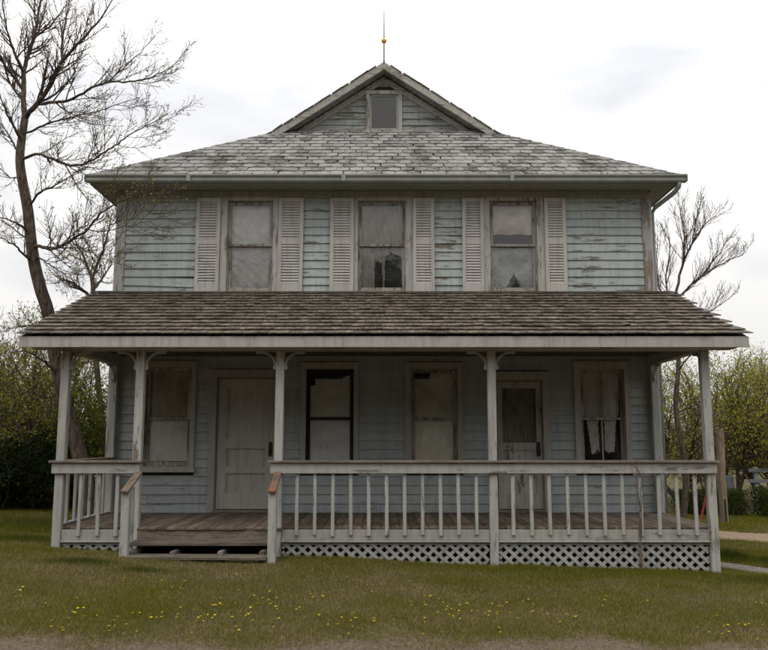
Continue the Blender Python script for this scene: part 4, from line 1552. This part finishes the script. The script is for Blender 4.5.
# big bare tree beside the left corner: main limbs, then side shoots
T = Tree(11)
U = unproj
trunk = [U(92, 512, 13.0), U(86, 480, 13.0), U(79, 452, 13.0), U(70, 418, 13.0), U(61, 384, 12.95), U(54, 350, 12.9), U(48, 312, 12.85), U(41, 290, 12.8), U(35, 266, 12.8),
         U(31, 240, 12.8), U(28, 210, 12.8), U(22, 178, 12.8), U(20, 158, 12.8), U(22, 138, 12.85), U(25, 118, 12.9)]
trunk[0][2] = g1(trunk[0][0], 13.0) - 0.1
T.limb(trunk, [0.17, 0.135, 0.12, 0.115, 0.11, 0.105, 0.10, 0.098, 0.095, 0.09, 0.085, 0.078, 0.072, 0.066, 0.060])
limbs = [
    # (pixels with distance, start radius, side-shoot density)
    ([(25, 118, 12.9), (24, 96, 13.0), (24, 72, 13.1), (30, 50, 13.2), (35, 34, 13.2), (39, 10, 13.3), (44, -20, 13.3), (47, -60, 13.4)], 0.050),
    ([(25, 118, 12.9), (36, 104, 12.7), (45, 94, 12.6), (55, 76, 12.5), (63, 60, 12.4), (77, 45, 12.3), (91, 30, 12.2), (104, 13, 12.1), (114, -2, 12.1)], 0.045),
    ([(63, 62, 12.4), (62, 42, 12.5), (66, 20, 12.6), (70, -5, 12.7)], 0.024),
    ([(34, 37, 13.2), (48, 28, 13.0), (60, 14, 12.8), (72, -4, 12.8)], 0.022),
    ([(40, 104, 12.7), (54, 102, 12.5), (70, 100, 12.4), (88, 90, 12.2), (108, 82, 12.0), (126, 82, 11.9), (144, 79, 11.8), (160, 73, 11.7), (174, 66, 11.6)], 0.027),
    ([(108, 82, 12.0), (124, 68, 11.9), (140, 52, 11.8), (156, 36, 11.8)], 0.013),
    ([(24, 134, 12.8), (40, 127, 12.6), (54, 122, 12.5), (75, 116, 12.3), (96, 112, 12.2), (118, 104, 12.1), (140, 98, 12.0)], 0.020),
    ([(22, 160, 12.8), (36, 154, 12.6), (52, 159, 12.4), (70, 165, 12.2), (86, 163, 12.0), (104, 153, 11.8), (118, 143, 11.6), (132, 133, 11.5), (150, 124, 11.4), (168, 114, 11.4)], 0.026),
    ([(30, 205, 12.8), (40, 192, 12.6), (54, 186, 12.4), (70, 176, 12.2), (84, 168, 12.1)], 0.020),
    ([(33, 246, 12.8), (42, 247, 12.6), (52, 249, 12.4), (64, 244, 12.1), (76, 237, 11.8), (88, 229, 11.6), (100, 214, 11.4), (114, 205, 11.2), (134, 196, 11.0), (152, 190, 10.9)], 0.030),
    ([(88, 229, 11.6), (104, 232, 11.4), (124, 227, 11.2), (146, 222, 11.1), (164, 216, 11.05)], 0.011),
    ([(70, 240, 12.0), (86, 250, 11.7), (104, 258, 11.5), (122, 266, 11.4)], 0.011),
    ([(33, 254, 12.8), (46, 262, 12.6), (58, 270, 12.5), (72, 274, 12.4), (92, 273, 12.3)], 0.014),
    # left side
    ([(24, 74, 13.1), (16, 56, 12.9), (10, 40, 12.8), (5, 18, 12.7), (2, -10, 12.6)], 0.032),
    ([(21, 140, 12.8), (14, 126, 12.6), (7, 114, 12.5), (1, 98, 12.3), (-8, 80, 12.2)], 0.026),
    ([(20, 158, 12.8), (12, 140, 13.0), (4, 128, 13.2), (-10, 110, 13.4)], 0.020),
    ([(29, 232, 12.8), (18, 224, 12.5), (6, 219, 12.3), (-12, 214, 12.1)], 0.022),
    ([(30, 240, 12.8), (20, 234, 12.9), (10, 226, 13.1), (-6, 216, 13.3)], 0.018),
    ([(31, 262, 12.8), (20, 250, 12.5), (8, 241, 12.3), (-8, 234, 12.1)], 0.022),
    ([(22, 176, 12.8), (12, 178, 12.4), (2, 170, 12.2), (-10, 158, 12.0)], 0.016),
    ([(25, 100, 12.95), (14, 88, 13.2), (0, 76, 13.4)], 0.016),
    ([(52, 340, 12.9), (40, 328, 12.5), (24, 326, 12.2), (6, 330, 12.0)], 0.02),
    ([(58, 372, 12.9), (44, 362, 12.6), (28, 352, 12.4), (10, 352, 12.3)], 0.02),
    ([(62, 392, 12.9), (48, 398, 12.6), (30, 392, 12.4), (12, 398, 12.2)], 0.016),
]
for pl, r0 in limbs:
    pts = [U(*q) for q in pl]
    rr = np.linspace(r0, max(0.004, r0 * 0.16), len(pts))
    p, r_ = T.limb(pts, rr, big=r0 > 0.016)
    L = float(np.sum(np.linalg.norm(np.diff(p, axis=0), axis=1)))
    T.side(p, r_, min(L, 1.7), 0, 2, up=0.32, wander=0.20, dens=2.3 * max(1.0, L / 2.0) if L > 1 else 2.2, leaf=(0.5 if pl[-1][2] < 11.6 else 0.28), ang=(0.35, 0.95), t0=0.10, minr=0.0026)
plant(T, 'bare_tree', (trunk[0][0], 13.0, trunk[0][2]), 'tall bare tree with sparse yellow buds beside the house corner', 'tree', M['bud'], 0.032, 1, 0.012)

# slim budding tree behind the same corner
T = Tree(21)
b0 = np.array([-5.6, 17.0, g1(-5.6, 17.0)])
for pl, r0 in (([(100, 470, 17), (98, 380, 17), (94, 300, 17), (92, 278, 17)], 0.06),):
    pts = [U(*q) for q in pl]; pts[0] = b0
    T.limb(pts, [0.07, 0.06, 0.05, 0.045])
for pl in ([(92, 280, 17), (96, 268, 17), (103, 250, 16.8), (108, 232, 16.6), (112, 214, 16.5)], [(92, 280, 17), (86, 262, 17.2), (78, 246, 17.4), (72, 232, 17.5)],
           [(93, 290, 17), (104, 276, 17.3), (112, 262, 17.5)], [(94, 300, 17), (80, 288, 16.8), (66, 280, 16.6), (54, 284, 16.5)]):
    pts = [U(*q) for q in pl]
    p, r_ = T.limb(pts, np.linspace(0.035, 0.008, len(pts)))
    T.side(p, r_, 1.3, 0, 2, up=0.35, dens=2.2, leaf=0.5, t0=0.1, minr=0.003)
plant(T, 'budding_tree', tuple(b0), 'slim budding tree rising behind the side wall near the tall bare tree', 'tree', M['bud'], 0.045, 1, 0.02)

# bare tree behind the right corner
T = Tree(31)
bx = U(683, 520, 17.5)
b0 = np.array([bx[0], 17.5, g1(bx[0], 17.5)])
ptsr = [b0, U(686, 470, 17.5), U(676, 410, 17.5), U(679, 360, 17.5), U(675, 310, 17.5), U(676, 294, 17.5)]
T.limb(ptsr, [0.075, 0.07, 0.055, 0.05, 0.044, 0.04])
for pl, r0 in (([(676, 294, 17.5), (683, 264, 17.5), (694, 240, 17.4), (704, 226, 17.3), (716, 215, 17.2)], 0.032),
               ([(682, 268, 17.5), (684, 246, 17.6), (683, 226, 17.6), (678, 200, 17.7)], 0.024),
               ([(690, 250, 17.4), (695, 228, 17.4), (698, 202, 17.4)], 0.016),
               ([(676, 300, 17.5), (684, 292, 17.4), (696, 281, 17.2), (714, 268, 17.0), (730, 260, 16.9), (744, 254, 16.8)], 0.030),
               ([(700, 278, 17.2), (714, 260, 17.1), (722, 250, 17.0), (728, 238, 17.0)], 0.016),
               ([(675, 310, 17.5), (668, 292, 17.8), (666, 276, 17.9), (670, 250, 18), (668, 232, 18)], 0.026),
               ([(675, 316, 17.5), (660, 290, 17.6), (657, 262, 17.6), (658, 236, 17.6)], 0.022),
               ([(676, 330, 17.5), (694, 318, 17.2), (712, 310, 17.0), (730, 298, 16.9)], 0.018),
               ([(677, 372, 17.5), (690, 356, 17.2), (704, 350, 17.0), (722, 340, 16.8)], 0.02),
               ([(679, 412, 17.5), (692, 408, 17.2), (706, 420, 17.0), (716, 434, 16.8)], 0.018),
               ([(678, 388, 17.5), (668, 380, 17.3), (660, 392, 17.1)], 0.014),
               ([(680, 430, 17.5), (694, 438, 17.3), (704, 452, 17.1)], 0.014)):
    pts = [U(*q) for q in pl]
    p, r_ = T.limb(pts, np.linspace(r0, max(0.006, r0 * 0.2), len(pts)))
    L = float(np.sum(np.linalg.norm(np.diff(p, axis=0), axis=1)))
    T.side(p, r_, min(L, 1.5), 0, 2, up=0.42, wander=0.15, dens=2.3, leaf=0.14, ang=(0.3, 0.75), t0=0.12, minr=0.0036)
plant(T, 'bare_tree', tuple(b0), 'bare fine twigged tree behind the downspout corner of the house', 'tree', M['bud'], 0.035, 1, 0.015)


# leafing shrubs and small trees
def shrub(seed, h, spread_, stems, maxlevel, leaf, dens, up=0.22, r0=0.03, t0=0.18, minr=0.003, lean=0.8):
    T = Tree(seed)
    for i in range(stems):
        a_ = T.r.uniform(0, 2 * math.pi); q = T.r.uniform(0.15, lean)
        d = np.array([math.cos(a_) * q, math.sin(a_) * q, 1.0])
        st = np.array([math.cos(a_), math.sin(a_), 0]) * T.r.uniform(0, spread_ * 0.25)
        T.shoot(st, d, h * T.r.uniform(0.75, 1.1), r0 * T.r.uniform(0.6, 1.2), 0, maxlevel, up, 0.22, dens, leaf, (0.4, 1.0), minr)
    return T


def place(root, loc, rz, sc, label=None, group=None):
    r = root.copy(); COL.objects.link(r)
    r.location = loc; r.rotation_euler = (0, 0, rz); r.scale = sc if hasattr(sc, '__len__') else (sc, sc, sc)
    if label: r['label'] = label
    if group: r['group'] = group
    for ch in list(root.children):
        c_ = ch.copy(); COL.objects.link(c_); c_.parent = r
        for g_ in ch.children:
            d_ = g_.copy(); COL.objects.link(d_); d_.parent = c_
    return r


def on(x, y):
    return (x, y, g1(x, y) - 0.03)


# left: tall yellow-green shrubs, a bright green bush and a dark understorey
GL = 'leafing shrubs behind the lawn'
LBL = 'tall tangled shrub coming into yellow green leaf beyond the lawn near the tall bare tree'
T = shrub(41, 2.9, 0.9, 9, 2, 0.6, 1.25)
s0 = plant(T, 'leafing_shrub', (0, 0, 0), LBL, 'shrub', M['leaf_y'], 0.045, 3, 0.06, group=GL, names=('stems', 'twigs', 'leaves'))
s0.location = on(-6.9, 15.2); s0.rotation_euler = (0, 0, 0.4)
T = shrub(42, 2.1, 0.8, 10, 2, 0.8, 1.3)
s1 = plant(T, 'leafing_shrub', (0, 0, 0), 'bright green bush seen between the tall bare tree trunk and the house wall', 'shrub', M['leaf_g'], 0.066, 3, 0.07, group=GL, names=('stems', 'twigs', 'leaves'))
s1.location = on(-5.75, 15.8); s1.rotation_euler = (0, 0, 1.4); s1.scale = (1.0, 1.0, 1.05)
for q, (src, x, y, rz, sc) in enumerate(((s0, -8.3, 16.0, 2.2, 1.15), (s0, -7.7, 18.2, 4.0, 1.2), (s1, -7.4, 14.4, 2.6, 0.78), (s0, -5.6, 18.3, 5.2, 1.05), (s0, -9.8, 18.0, 1.0, 1.25),
                                         (s1, -9.6, 16.2, 0.7, 1.0), (s0, -11.5, 20.5, 3.3, 1.3))):
    place(src, on(x, y), rz, sc, LBL if src is s0 else ('low bright green bush rising among the dark bushes at the lawn edge' if q == 2 else 'bright green bush set back from the dark bushes'))
GD = 'dark bushes along the lawn edge'
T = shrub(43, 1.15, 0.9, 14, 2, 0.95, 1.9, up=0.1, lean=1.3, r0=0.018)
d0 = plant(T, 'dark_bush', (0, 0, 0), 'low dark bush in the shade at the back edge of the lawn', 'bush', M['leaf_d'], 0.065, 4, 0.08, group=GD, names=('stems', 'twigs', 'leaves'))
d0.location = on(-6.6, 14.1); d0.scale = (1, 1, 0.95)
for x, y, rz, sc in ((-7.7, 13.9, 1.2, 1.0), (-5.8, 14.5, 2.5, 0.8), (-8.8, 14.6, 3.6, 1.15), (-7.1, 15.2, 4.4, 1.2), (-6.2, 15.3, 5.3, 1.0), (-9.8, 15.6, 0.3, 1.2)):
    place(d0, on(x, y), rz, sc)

# right: airy yellow-green trees, clipped hedge
GR = 'airy spring trees across the driveway'
LR = 'airy small tree in fresh yellow green leaf standing beyond the driveway'
T = shrub(51, 2.7, 0.6, 6, 2, 0.85, 1.15, up=0.25, r0=0.05)
t0_ = plant(T, 'spring_tree', (0, 0, 0), 'leafy yellow green tree right behind the gap between the two hedges', 'tree', M['leaf_t'], 0.046, 4, 0.10, group=GR, names=('trunk', 'crown', 'leaves'))
t0_.location = on(9.0, 21.5); t0_.rotation_euler = (0, 0, 0.5); t0_.scale = (1.25, 1.25, 1.35)
T = shrub(52, 2.7, 0.6, 6, 2, 0.5, 1.15, up=0.2, r0=0.05, lean=1.0)
t1_ = plant(T, 'spring_tree', (0, 0, 0), 'sparsely leafed brown tree behind the small blue grey barrel', 'tree', M['leaf_t'], 0.046, 4, 0.10, group=GR, names=('trunk', 'crown', 'leaves'))
t1_.location = on(8.0, 20.6); t1_.rotation_euler = (0, 0, 2.1); t1_.scale = (1.1, 1.1, 1.1)
for src, x, y, rz, sc in ((t0_, 10.6, 23, 1.9, 1.3), (t1_, 10.4, 21.8, 4.0, 1.2), (t1_, 7.2, 22.5, 5.1, 1.2), (t0_, 12.6, 24.5, 3.1, 1.4), (t1_, 9.2, 25.5, 0.9, 1.4), (t0_, 7.6, 26, 4.6, 1.25),
                          (t1_, 12.4, 22.0, 2.9, 1.2), (t0_, 15, 25.5, 1.4, 1.5), (t1_, 14.2, 28, 5.6, 1.5)):
    place(src, on(x, y), rz, sc, {10.6: 'leafy yellow green tree set well back behind the grey rail fence', 10.4: 'sparsely leafed brown tree close behind the grey rail fence'}.get(x, LR))


# clipped hedge: two blocks of small leaves
def hedge(x0, x1, y0, y1, h, seed, label):
    r = np.random.RandomState(seed)
    root = tag(empty('hedge', on((x0 + x1) / 2, (y0 + y1) / 2)), label, 'hedge')
    c = WL[root]
    T = Tree(seed)
    for i in range(int((x1 - x0) * 26)):
        st = np.array([r.uniform(x0 + 0.05, x1 - 0.05), r.uniform(y0 + 0.05, y1 - 0.05), c.z])
        T.shoot(st, (r.normal(0, .25), r.normal(0, .25), 1), h * r.uniform(0.7, 1.0), 0.01, 1, 2, 0.2, 0.2, 2.2, 0.9, minr=0.003)
    v, f = T.tubes(T.twig, 'twigs', 3)
    tw = add('twigs', npmesh('twigs', v, f, tuple(c)), M['twig'], root, tuple(c))
    n = int((x1 - x0) * (h) * 9000)
    P = np.stack([r.uniform(x0, x1, n), r.uniform(y0, y1, n), c.z + h * r.uniform(0, 1, n) ** 0.8], 1)
    P[:, 2] += 0.05 * (fnoise(P[:, 0] * 4, P[:, 1] * 4, seed) - 0.5)
    T.leafp = list(P)
    v, f = T.leaves(0.045, 1, 0.01)
    tag(add('leaves', npmesh('leaves', v, f, tuple(c), False), M['leaf_h'], root, tuple(c)), kind='stuff')
    return root


hedge(6.9, 8.55, 19.2, 19.9, 0.62, 61, 'low clipped dark hedge right beside the wooden pole')
hedge(8.72, 11.0, 19.0, 19.8, 0.72, 62, 'taller clipped hedge block below the grey rails')

# wooden pole
px_, py_ = 7.10, 17.3
zb = g1(px_, py_)
mb = tube_mb([(px_, py_, zb - 0.2), (px_ - 0.01, py_, zb + 0.9), (px_ + 0.01, py_, zb + 1.7), (px_ + 0.012, py_, zb + 1.95)], [0.088, 0.085, 0.082, 0.078], 10)
pole = tag(empty('wooden_post', (px_, py_, zb)), 'plain brown round wooden pole at the driveway edge in front of the hedge', 'post')
add('pole', mb.mesh('pole', (px_, py_, zb), smooth=False), M['pole'], pole, (px_, py_, zb))
box('iron_band', M['iron'], pole, px_ - 0.02, px_ + 0.02, py_ - 0.095, py_ - 0.083, zb + 0.05, zb + 0.5, 0.002)

# leaning red rod with a dark cross lever (old pump handle) in the grass
px_, py_ = 6.77, 17.6
zb = g1(px_, py_)
rodt = tag(empty('red_lever', (px_, py_, zb)), 'thin red metal lever leaning in the grass near the wooden pole', 'lever')
add('red_bar', tube_mb([(px_ - 0.05, py_, zb), (px_ + 0.10, py_, zb + 0.55)], 0.022, 6).mesh('red_bar', (px_, py_, zb)), M['red'], rodt, (px_, py_, zb))
add('dark_bar', tube_mb([(px_ - 0.25, py_ + 0.03, zb + 0.72), (px_ + 0.08, py_ + 0.03, zb + 0.50), (px_ + 0.26, py_ + 0.03, zb + 0.30)], 0.017, 6).mesh('dark_bar', (px_, py_, zb)), M['iron'], rodt, (px_, py_, zb))
add('foot_plate', MB().box(px_ - 0.14, px_ + 0.05, py_ - 0.08, py_ + 0.08, zb - 0.02, zb + 0.025).mesh('foot_plate', (px_, py_, zb), 0.004), M['gravel'], rodt, (px_, py_, zb))

# grey rails beyond the hedge
fx, fy = 9.3, 20.6
zb = g1(fx, fy)
rl = tag(empty('rail_fence', (fx + 0.8, fy, zb)), 'short grey wooden rail fence rising behind the taller hedge', 'fence')
for x in (fx, fx + 1.3):
    box('fence_post', M['greywood'], rl, x - 0.05, x + 0.05, fy - 0.05, fy + 0.05, zb - 0.1, zb + 1.12)
for z_ in (0.74, 1.0):
    box('fence_rail', M['greywood'], rl, fx - 0.2, fx + 1.8, fy - 0.085, fy - 0.052, zb + z_, zb + z_ + 0.085)
# blue barrel
bx_, by_ = 8.5, 20.7
zb = g1(bx_, by_)
bar = tag(empty('barrel', (bx_, by_, zb)), 'small blue grey barrel standing behind the low hedge by the pole', 'barrel')
add('barrel_body', tube_mb([(bx_, by_, zb), (bx_, by_, zb + 0.03), (bx_, by_, zb + 0.3), (bx_, by_, zb + 0.6), (bx_, by_, zb + 0.87), (bx_, by_, zb + 0.9)], [0.24, 0.26, 0.275, 0.275, 0.26, 0.24], 20).mesh('barrel_body', (bx_, by_, zb), smooth=False), M['blue'], bar, (bx_, by_, zb))
for z_ in (0.3, 0.6):
    add('barrel_hoop', tube_mb([(bx_, by_, zb + z_ - 0.012), (bx_, by_, zb + z_), (bx_, by_, zb + z_ + 0.012)], [0.277, 0.286, 0.277], 20).mesh('barrel_hoop', (bx_, by_, zb)), M['blue'], bar, (bx_, by_, zb))

# far wood closing the view, plus an added unseen tree row behind the camera
r = np.random.RandomState(71)
vs, fs = [], []
P = []
for i in range(420):
    if i < 230:
        x = r.uniform(-60, 60); y = 48 + r.uniform(0, 14)
        h = r.uniform(2.2, 4.2) * (0.8 + 0.4 * math.sin(x * 0.21 + 1)); n = 170; sp = (1.7, 1.3)
    else:  # added unseen trees that keep low sky light off the porch wall
        x = r.uniform(-48, 48); y = -22 + r.uniform(-5, 3)
        h = r.uniform(9, 13); n = 420; sp = (3.0, 2.2)
    q = r.normal(0, 1, (n, 3)); q /= np.linalg.norm(q, axis=1, keepdims=True); q *= r.uniform(0.3, 1, (n, 1)) ** 0.5
    P.append(np.array([x, y, h * 0.5]) + q * np.array([sp[0], sp[1], h * 0.5]))
T = Tree(72); T.leafp = list(np.concatenate(P))
v, f = T.leaves(0.55, 1, 0.1)
tag(add('far_wood_and_shade_row', npmesh('far_wood_and_shade_row', v, f, (0, 55, 0), False), M['leaf_h'], None, (0, 55, 0)), 'far off wood closing the view with an added unseen tree row shading the porch', 'wood', kind='stuff')

# dead vine climbing the porch railing
T = Tree(81)
vb = np.array([3.06, 9.93, g1(3.06, 9.93)])
for i in range(3):
    st = vb + np.array([jit(0.03), jit(0.02), -0.02])
    pts = [st, st + (jit(.02), 0, 0.35), st + (0.0 + jit(.03), 0.0, 0.75), st + (jit(.05), -0.02, 1.08), st + (jit(.12), -0.03, 1.30)]
    p, r_ = T.limb(pts, [0.007, 0.006, 0.0055, 0.004, 0.003], big=False)
    T.side(p, r_, 0.42, 0, 1, up=0.1, wander=0.5, dens=3.0, leaf=0.0, t0=0.55, minr=0.0018)
v, f = T.tubes(T.twig, 'stems', 4)
tag(add('dead_vine', npmesh('dead_vine', v, f, tuple(vb)), M['straw'], None, tuple(vb)), 'thin dead vine climbing the porch balusters in front of the lace curtained window', 'vine')

# ------------------------------------------------------------------ grass
r = np.random.RandomState(91)


def blades(n, x0, x1, y0, y1, hmul, wmul, r):
    x = r.uniform(x0, x1, n); y = r.uniform(y0, y1, n)
    lush = fnoise(x * 0.55 + 3, y * 0.9 + 5, 20)
    dry = fnoise(x * 1.3, y * 1.9, 30)
    dirt = y + 1.3 * (fnoise(x * 1.05, y * 1.05, 40) - 0.5)
    keep = r.rand(n) < (0.03 + 0.97 * sstep(6.35, 7.15, dirt)) * (0.45 + 0.55 * sstep(0.28, 0.5, fnoise(x * 2.5, y * 2.5, 50)))
    # not under the house, porch, driveway or walkway
    keep &= ~((np.abs(x) < 4.1) & (y > 10.12))
    keep &= ~((x > -2.97) & (x < -1.3) & (y > 9.5))
    yd = np.interp(x, [4.7, 6.7, 9.75, 13.75], [15.75, 14.65, 12.85, 9.75])
    keep &= ~((np.abs(y - yd) < 0.82) & (x > 4.6))
    yw = np.interp(x, [4.25, 5.0, 6.4, 8.55], [11.05, 10.5, 9.55, 8.15])
    keep &= ~((np.abs(y - yw) < 0.26) & (x > 4.2) & (x < 8.7))
    x, y, lush, dry = x[keep], y[keep], lush[keep], dry[keep]
    n = len(x)
    band = np.exp(-((y - 7.75) / 0.5) ** 2) * 0.28 + np.exp(-((y - 9.75) / 0.35) ** 2) * 0.22
    lushf = np.clip(lush + band - 0.05 + 0.30 * sstep(10.2, 11.2, y), 0, 1)
    # clumps of longer dark grass
    clump = np.zeros(n)
    for cx, cy, rx, ry, am in ((-3.35, 9.12, 0.42, 0.13, 1.0), (-2.55, 8.92, 0.25, 0.09, 0.8), (4.75, 11.6, 0.3, 0.3, 1.6), (5.4, 11.35, 0.5, 0.2, 1.0), (-4.6, 10.6, 0.6, 0.25, 0.8), (-5.2, 12.3, 1.6, 0.8, 0.7),
                               (4.6, 9.7, 0.8, 0.3, 0.7)):
        clump = np.maximum(clump, am * np.exp(-((x - cx) / rx) ** 2 - ((y - cy) / ry) ** 2))
    # longer uncut grass against the skirt
    edge_ = ((y > 9.86) & (y < 10.14) & (np.abs(x) < 4.15)).astype(float)
    h = r.uniform(0.014, 0.036, n) * (0.7 + 0.8 * lushf) * hmul * (1 + 1.4 * clump + 0.5 * edge_ * r.rand(n) * (x > -1.2))
    az = r.uniform(0, 2 * math.pi, n); ln = r.uniform(0.15, 1.1, n) * h
    z = gz(x, y) - 0.003
    wd = r.uniform(0.0016, 0.0034, n) * wmul
    az2 = r.uniform(0, 2 * math.pi, n)
    bx, by = np.cos(az2) * wd, np.sin(az2) * wd
    v = np.stack([np.stack([x - bx, y - by, z], 1), np.stack([x + bx, y + by, z], 1),
                  np.stack([x + np.cos(az) * ln, y + np.sin(az) * ln, z + h], 1)], 1)
    # colour of each blade: fresh green, olive or straw
    u = r.rand(n)
    green = np.array([0.145, 0.150, 0.018]); olive = np.array([0.19, 0.168, 0.040]); straw = np.array([0.36, 0.30, 0.165]); brown = np.array([0.185, 0.143, 0.083]); dk = np.array([0.03, 0.05, 0.010])
    fstraw = np.clip(0.50 - 0.95 * (lushf - 0.42) + 0.9 * (dry - 0.5), 0.05, 0.85) * (1 - 0.85 * np.clip(clump, 0, 1))
    col = np.where((u < fstraw)[:, None], np.where((r.rand(n) < 0.45)[:, None], straw, brown), np.where((r.rand(n) < 0.55 + 0.6 * (lushf - 0.4))[:, None], green, olive))
    col = col * r.uniform(0.7, 1.25, n)[:, None]
    cl = np.clip(clump, 0, 1)[:, None] * 0.8
    col = col * (1 - cl) + dk * cl
    return v, np.repeat(col, 3, axis=0)


parts = [blades(540000, -4.6, 4.6, 6.2, 8.6, 1.0, 1.0, r), blades(400000, -5.6, 5.6, 8.6, 10.6, 1.05, 1.1, r),
         blades(50000, -7.2, -4.6, 6.0, 8.6, 1.1, 1.7, r), blades(50000, 4.6, 7.2, 6.0, 8.6, 1.1, 1.7, r), blades(26000, -8.0, -5.6, 8.6, 10.6, 1.1, 1.8, r), blades(26000, 5.6, 8.0, 8.6, 10.6, 1.1, 1.8, r),
         blades(110000, -8.5, -4.0, 10.6, 14.6, 1.25, 1.7, r), blades(110000, 4.0, 9.0, 10.6, 14.6, 1.2, 1.7, r), blades(90000, 5.0, 12.0, 14.6, 20.0, 1.4, 2.6, r),
         blades(60000, -11.0, -4.2, 14.0, 18.0, 1.5, 2.6, r)]
V = np.concatenate([p[0].reshape(-1, 3) for p in parts]); Cc = np.concatenate([p[1] for p in parts])
F = np.arange(len(V)).reshape(-1, 3)
gm = npmesh('lawn_grass', V, F, (0, 9, 0), False)
at_ = gm.color_attributes.new('tint', 'FLOAT_COLOR', 'POINT')
ca = np.ones((len(V), 4), np.float32); ca[:, :3] = Cc
at_.data.foreach_set('color', ca.ravel())
tag(add('lawn_grass', gm, M['blade'], None, (0, 9, 0)), 'short patchy lawn of green and straw coloured grass before the porch', 'grass', kind='stuff')

# dandelions, each its own little flower
dm = []
for q in range(4):
    bm = bmesh.new()
    h = 0.035 + 0.008 * q
    bmesh.ops.create_cone(bm, cap_ends=False, segments=4, radius1=0.0022, radius2=0.0018, depth=h, matrix=Matrix.Translation((0, 0, h / 2)))
    for f_ in bm.faces: f_.material_index = 1
    nst = len(bm.faces)
    R = 0.009 + 0.0015 * q
    c0 = bm.verts.new((0, 0, h + 0.006))
    n = 12
    rim = []
    for j in range(n):
        a_ = 2 * math.pi * j / n
        rr_ = R * (1.0 if j % 2 else 0.78)
        rim.append(bm.verts.new((rr_ * math.cos(a_), rr_ * math.sin(a_), h + 0.003 * (j % 2))))
    low = bm.verts.new((0, 0, h - 0.006))
    for j in range(n):
        bm.faces.new((c0, rim[j], rim[(j + 1) % n])); bm.faces.new((low, rim[(j + 1) % n], rim[j]))
    me = bpy.data.meshes.new('dandelion'); bm.to_mesh(me); bm.free()
    me.materials.append(M['dand']); me.materials.append(M['stem'])
    dm.append(me)
r2 = random.Random(5)
nd = 0
while nd < 185:
    x = r2.uniform(-4.3, 4.3); y = r2.choice((r2.gauss(7.15, 0.28), r2.gauss(7.7, 0.4)))
    if not 6.75 < y < 9.0 or abs(x) > y * 0.52: continue
    if float(fnoise(np.array([x * 0.9 + 8]), np.array([y * 1.3]), 77)[0]) < 0.36 + 0.25 * r2.random(): continue
    o = add('dandelion', dm[r2.randrange(4)], None, None, (x, y, g1(x, y) - 0.004), (r2.uniform(-0.75, 0.1), r2.uniform(-0.3, 0.3), r2.uniform(0, 0.6)))
    tag(o, 'small yellow dandelion in bloom in the front lawn', 'dandelion', 'dandelions blooming in the front lawn')
    nd += 1
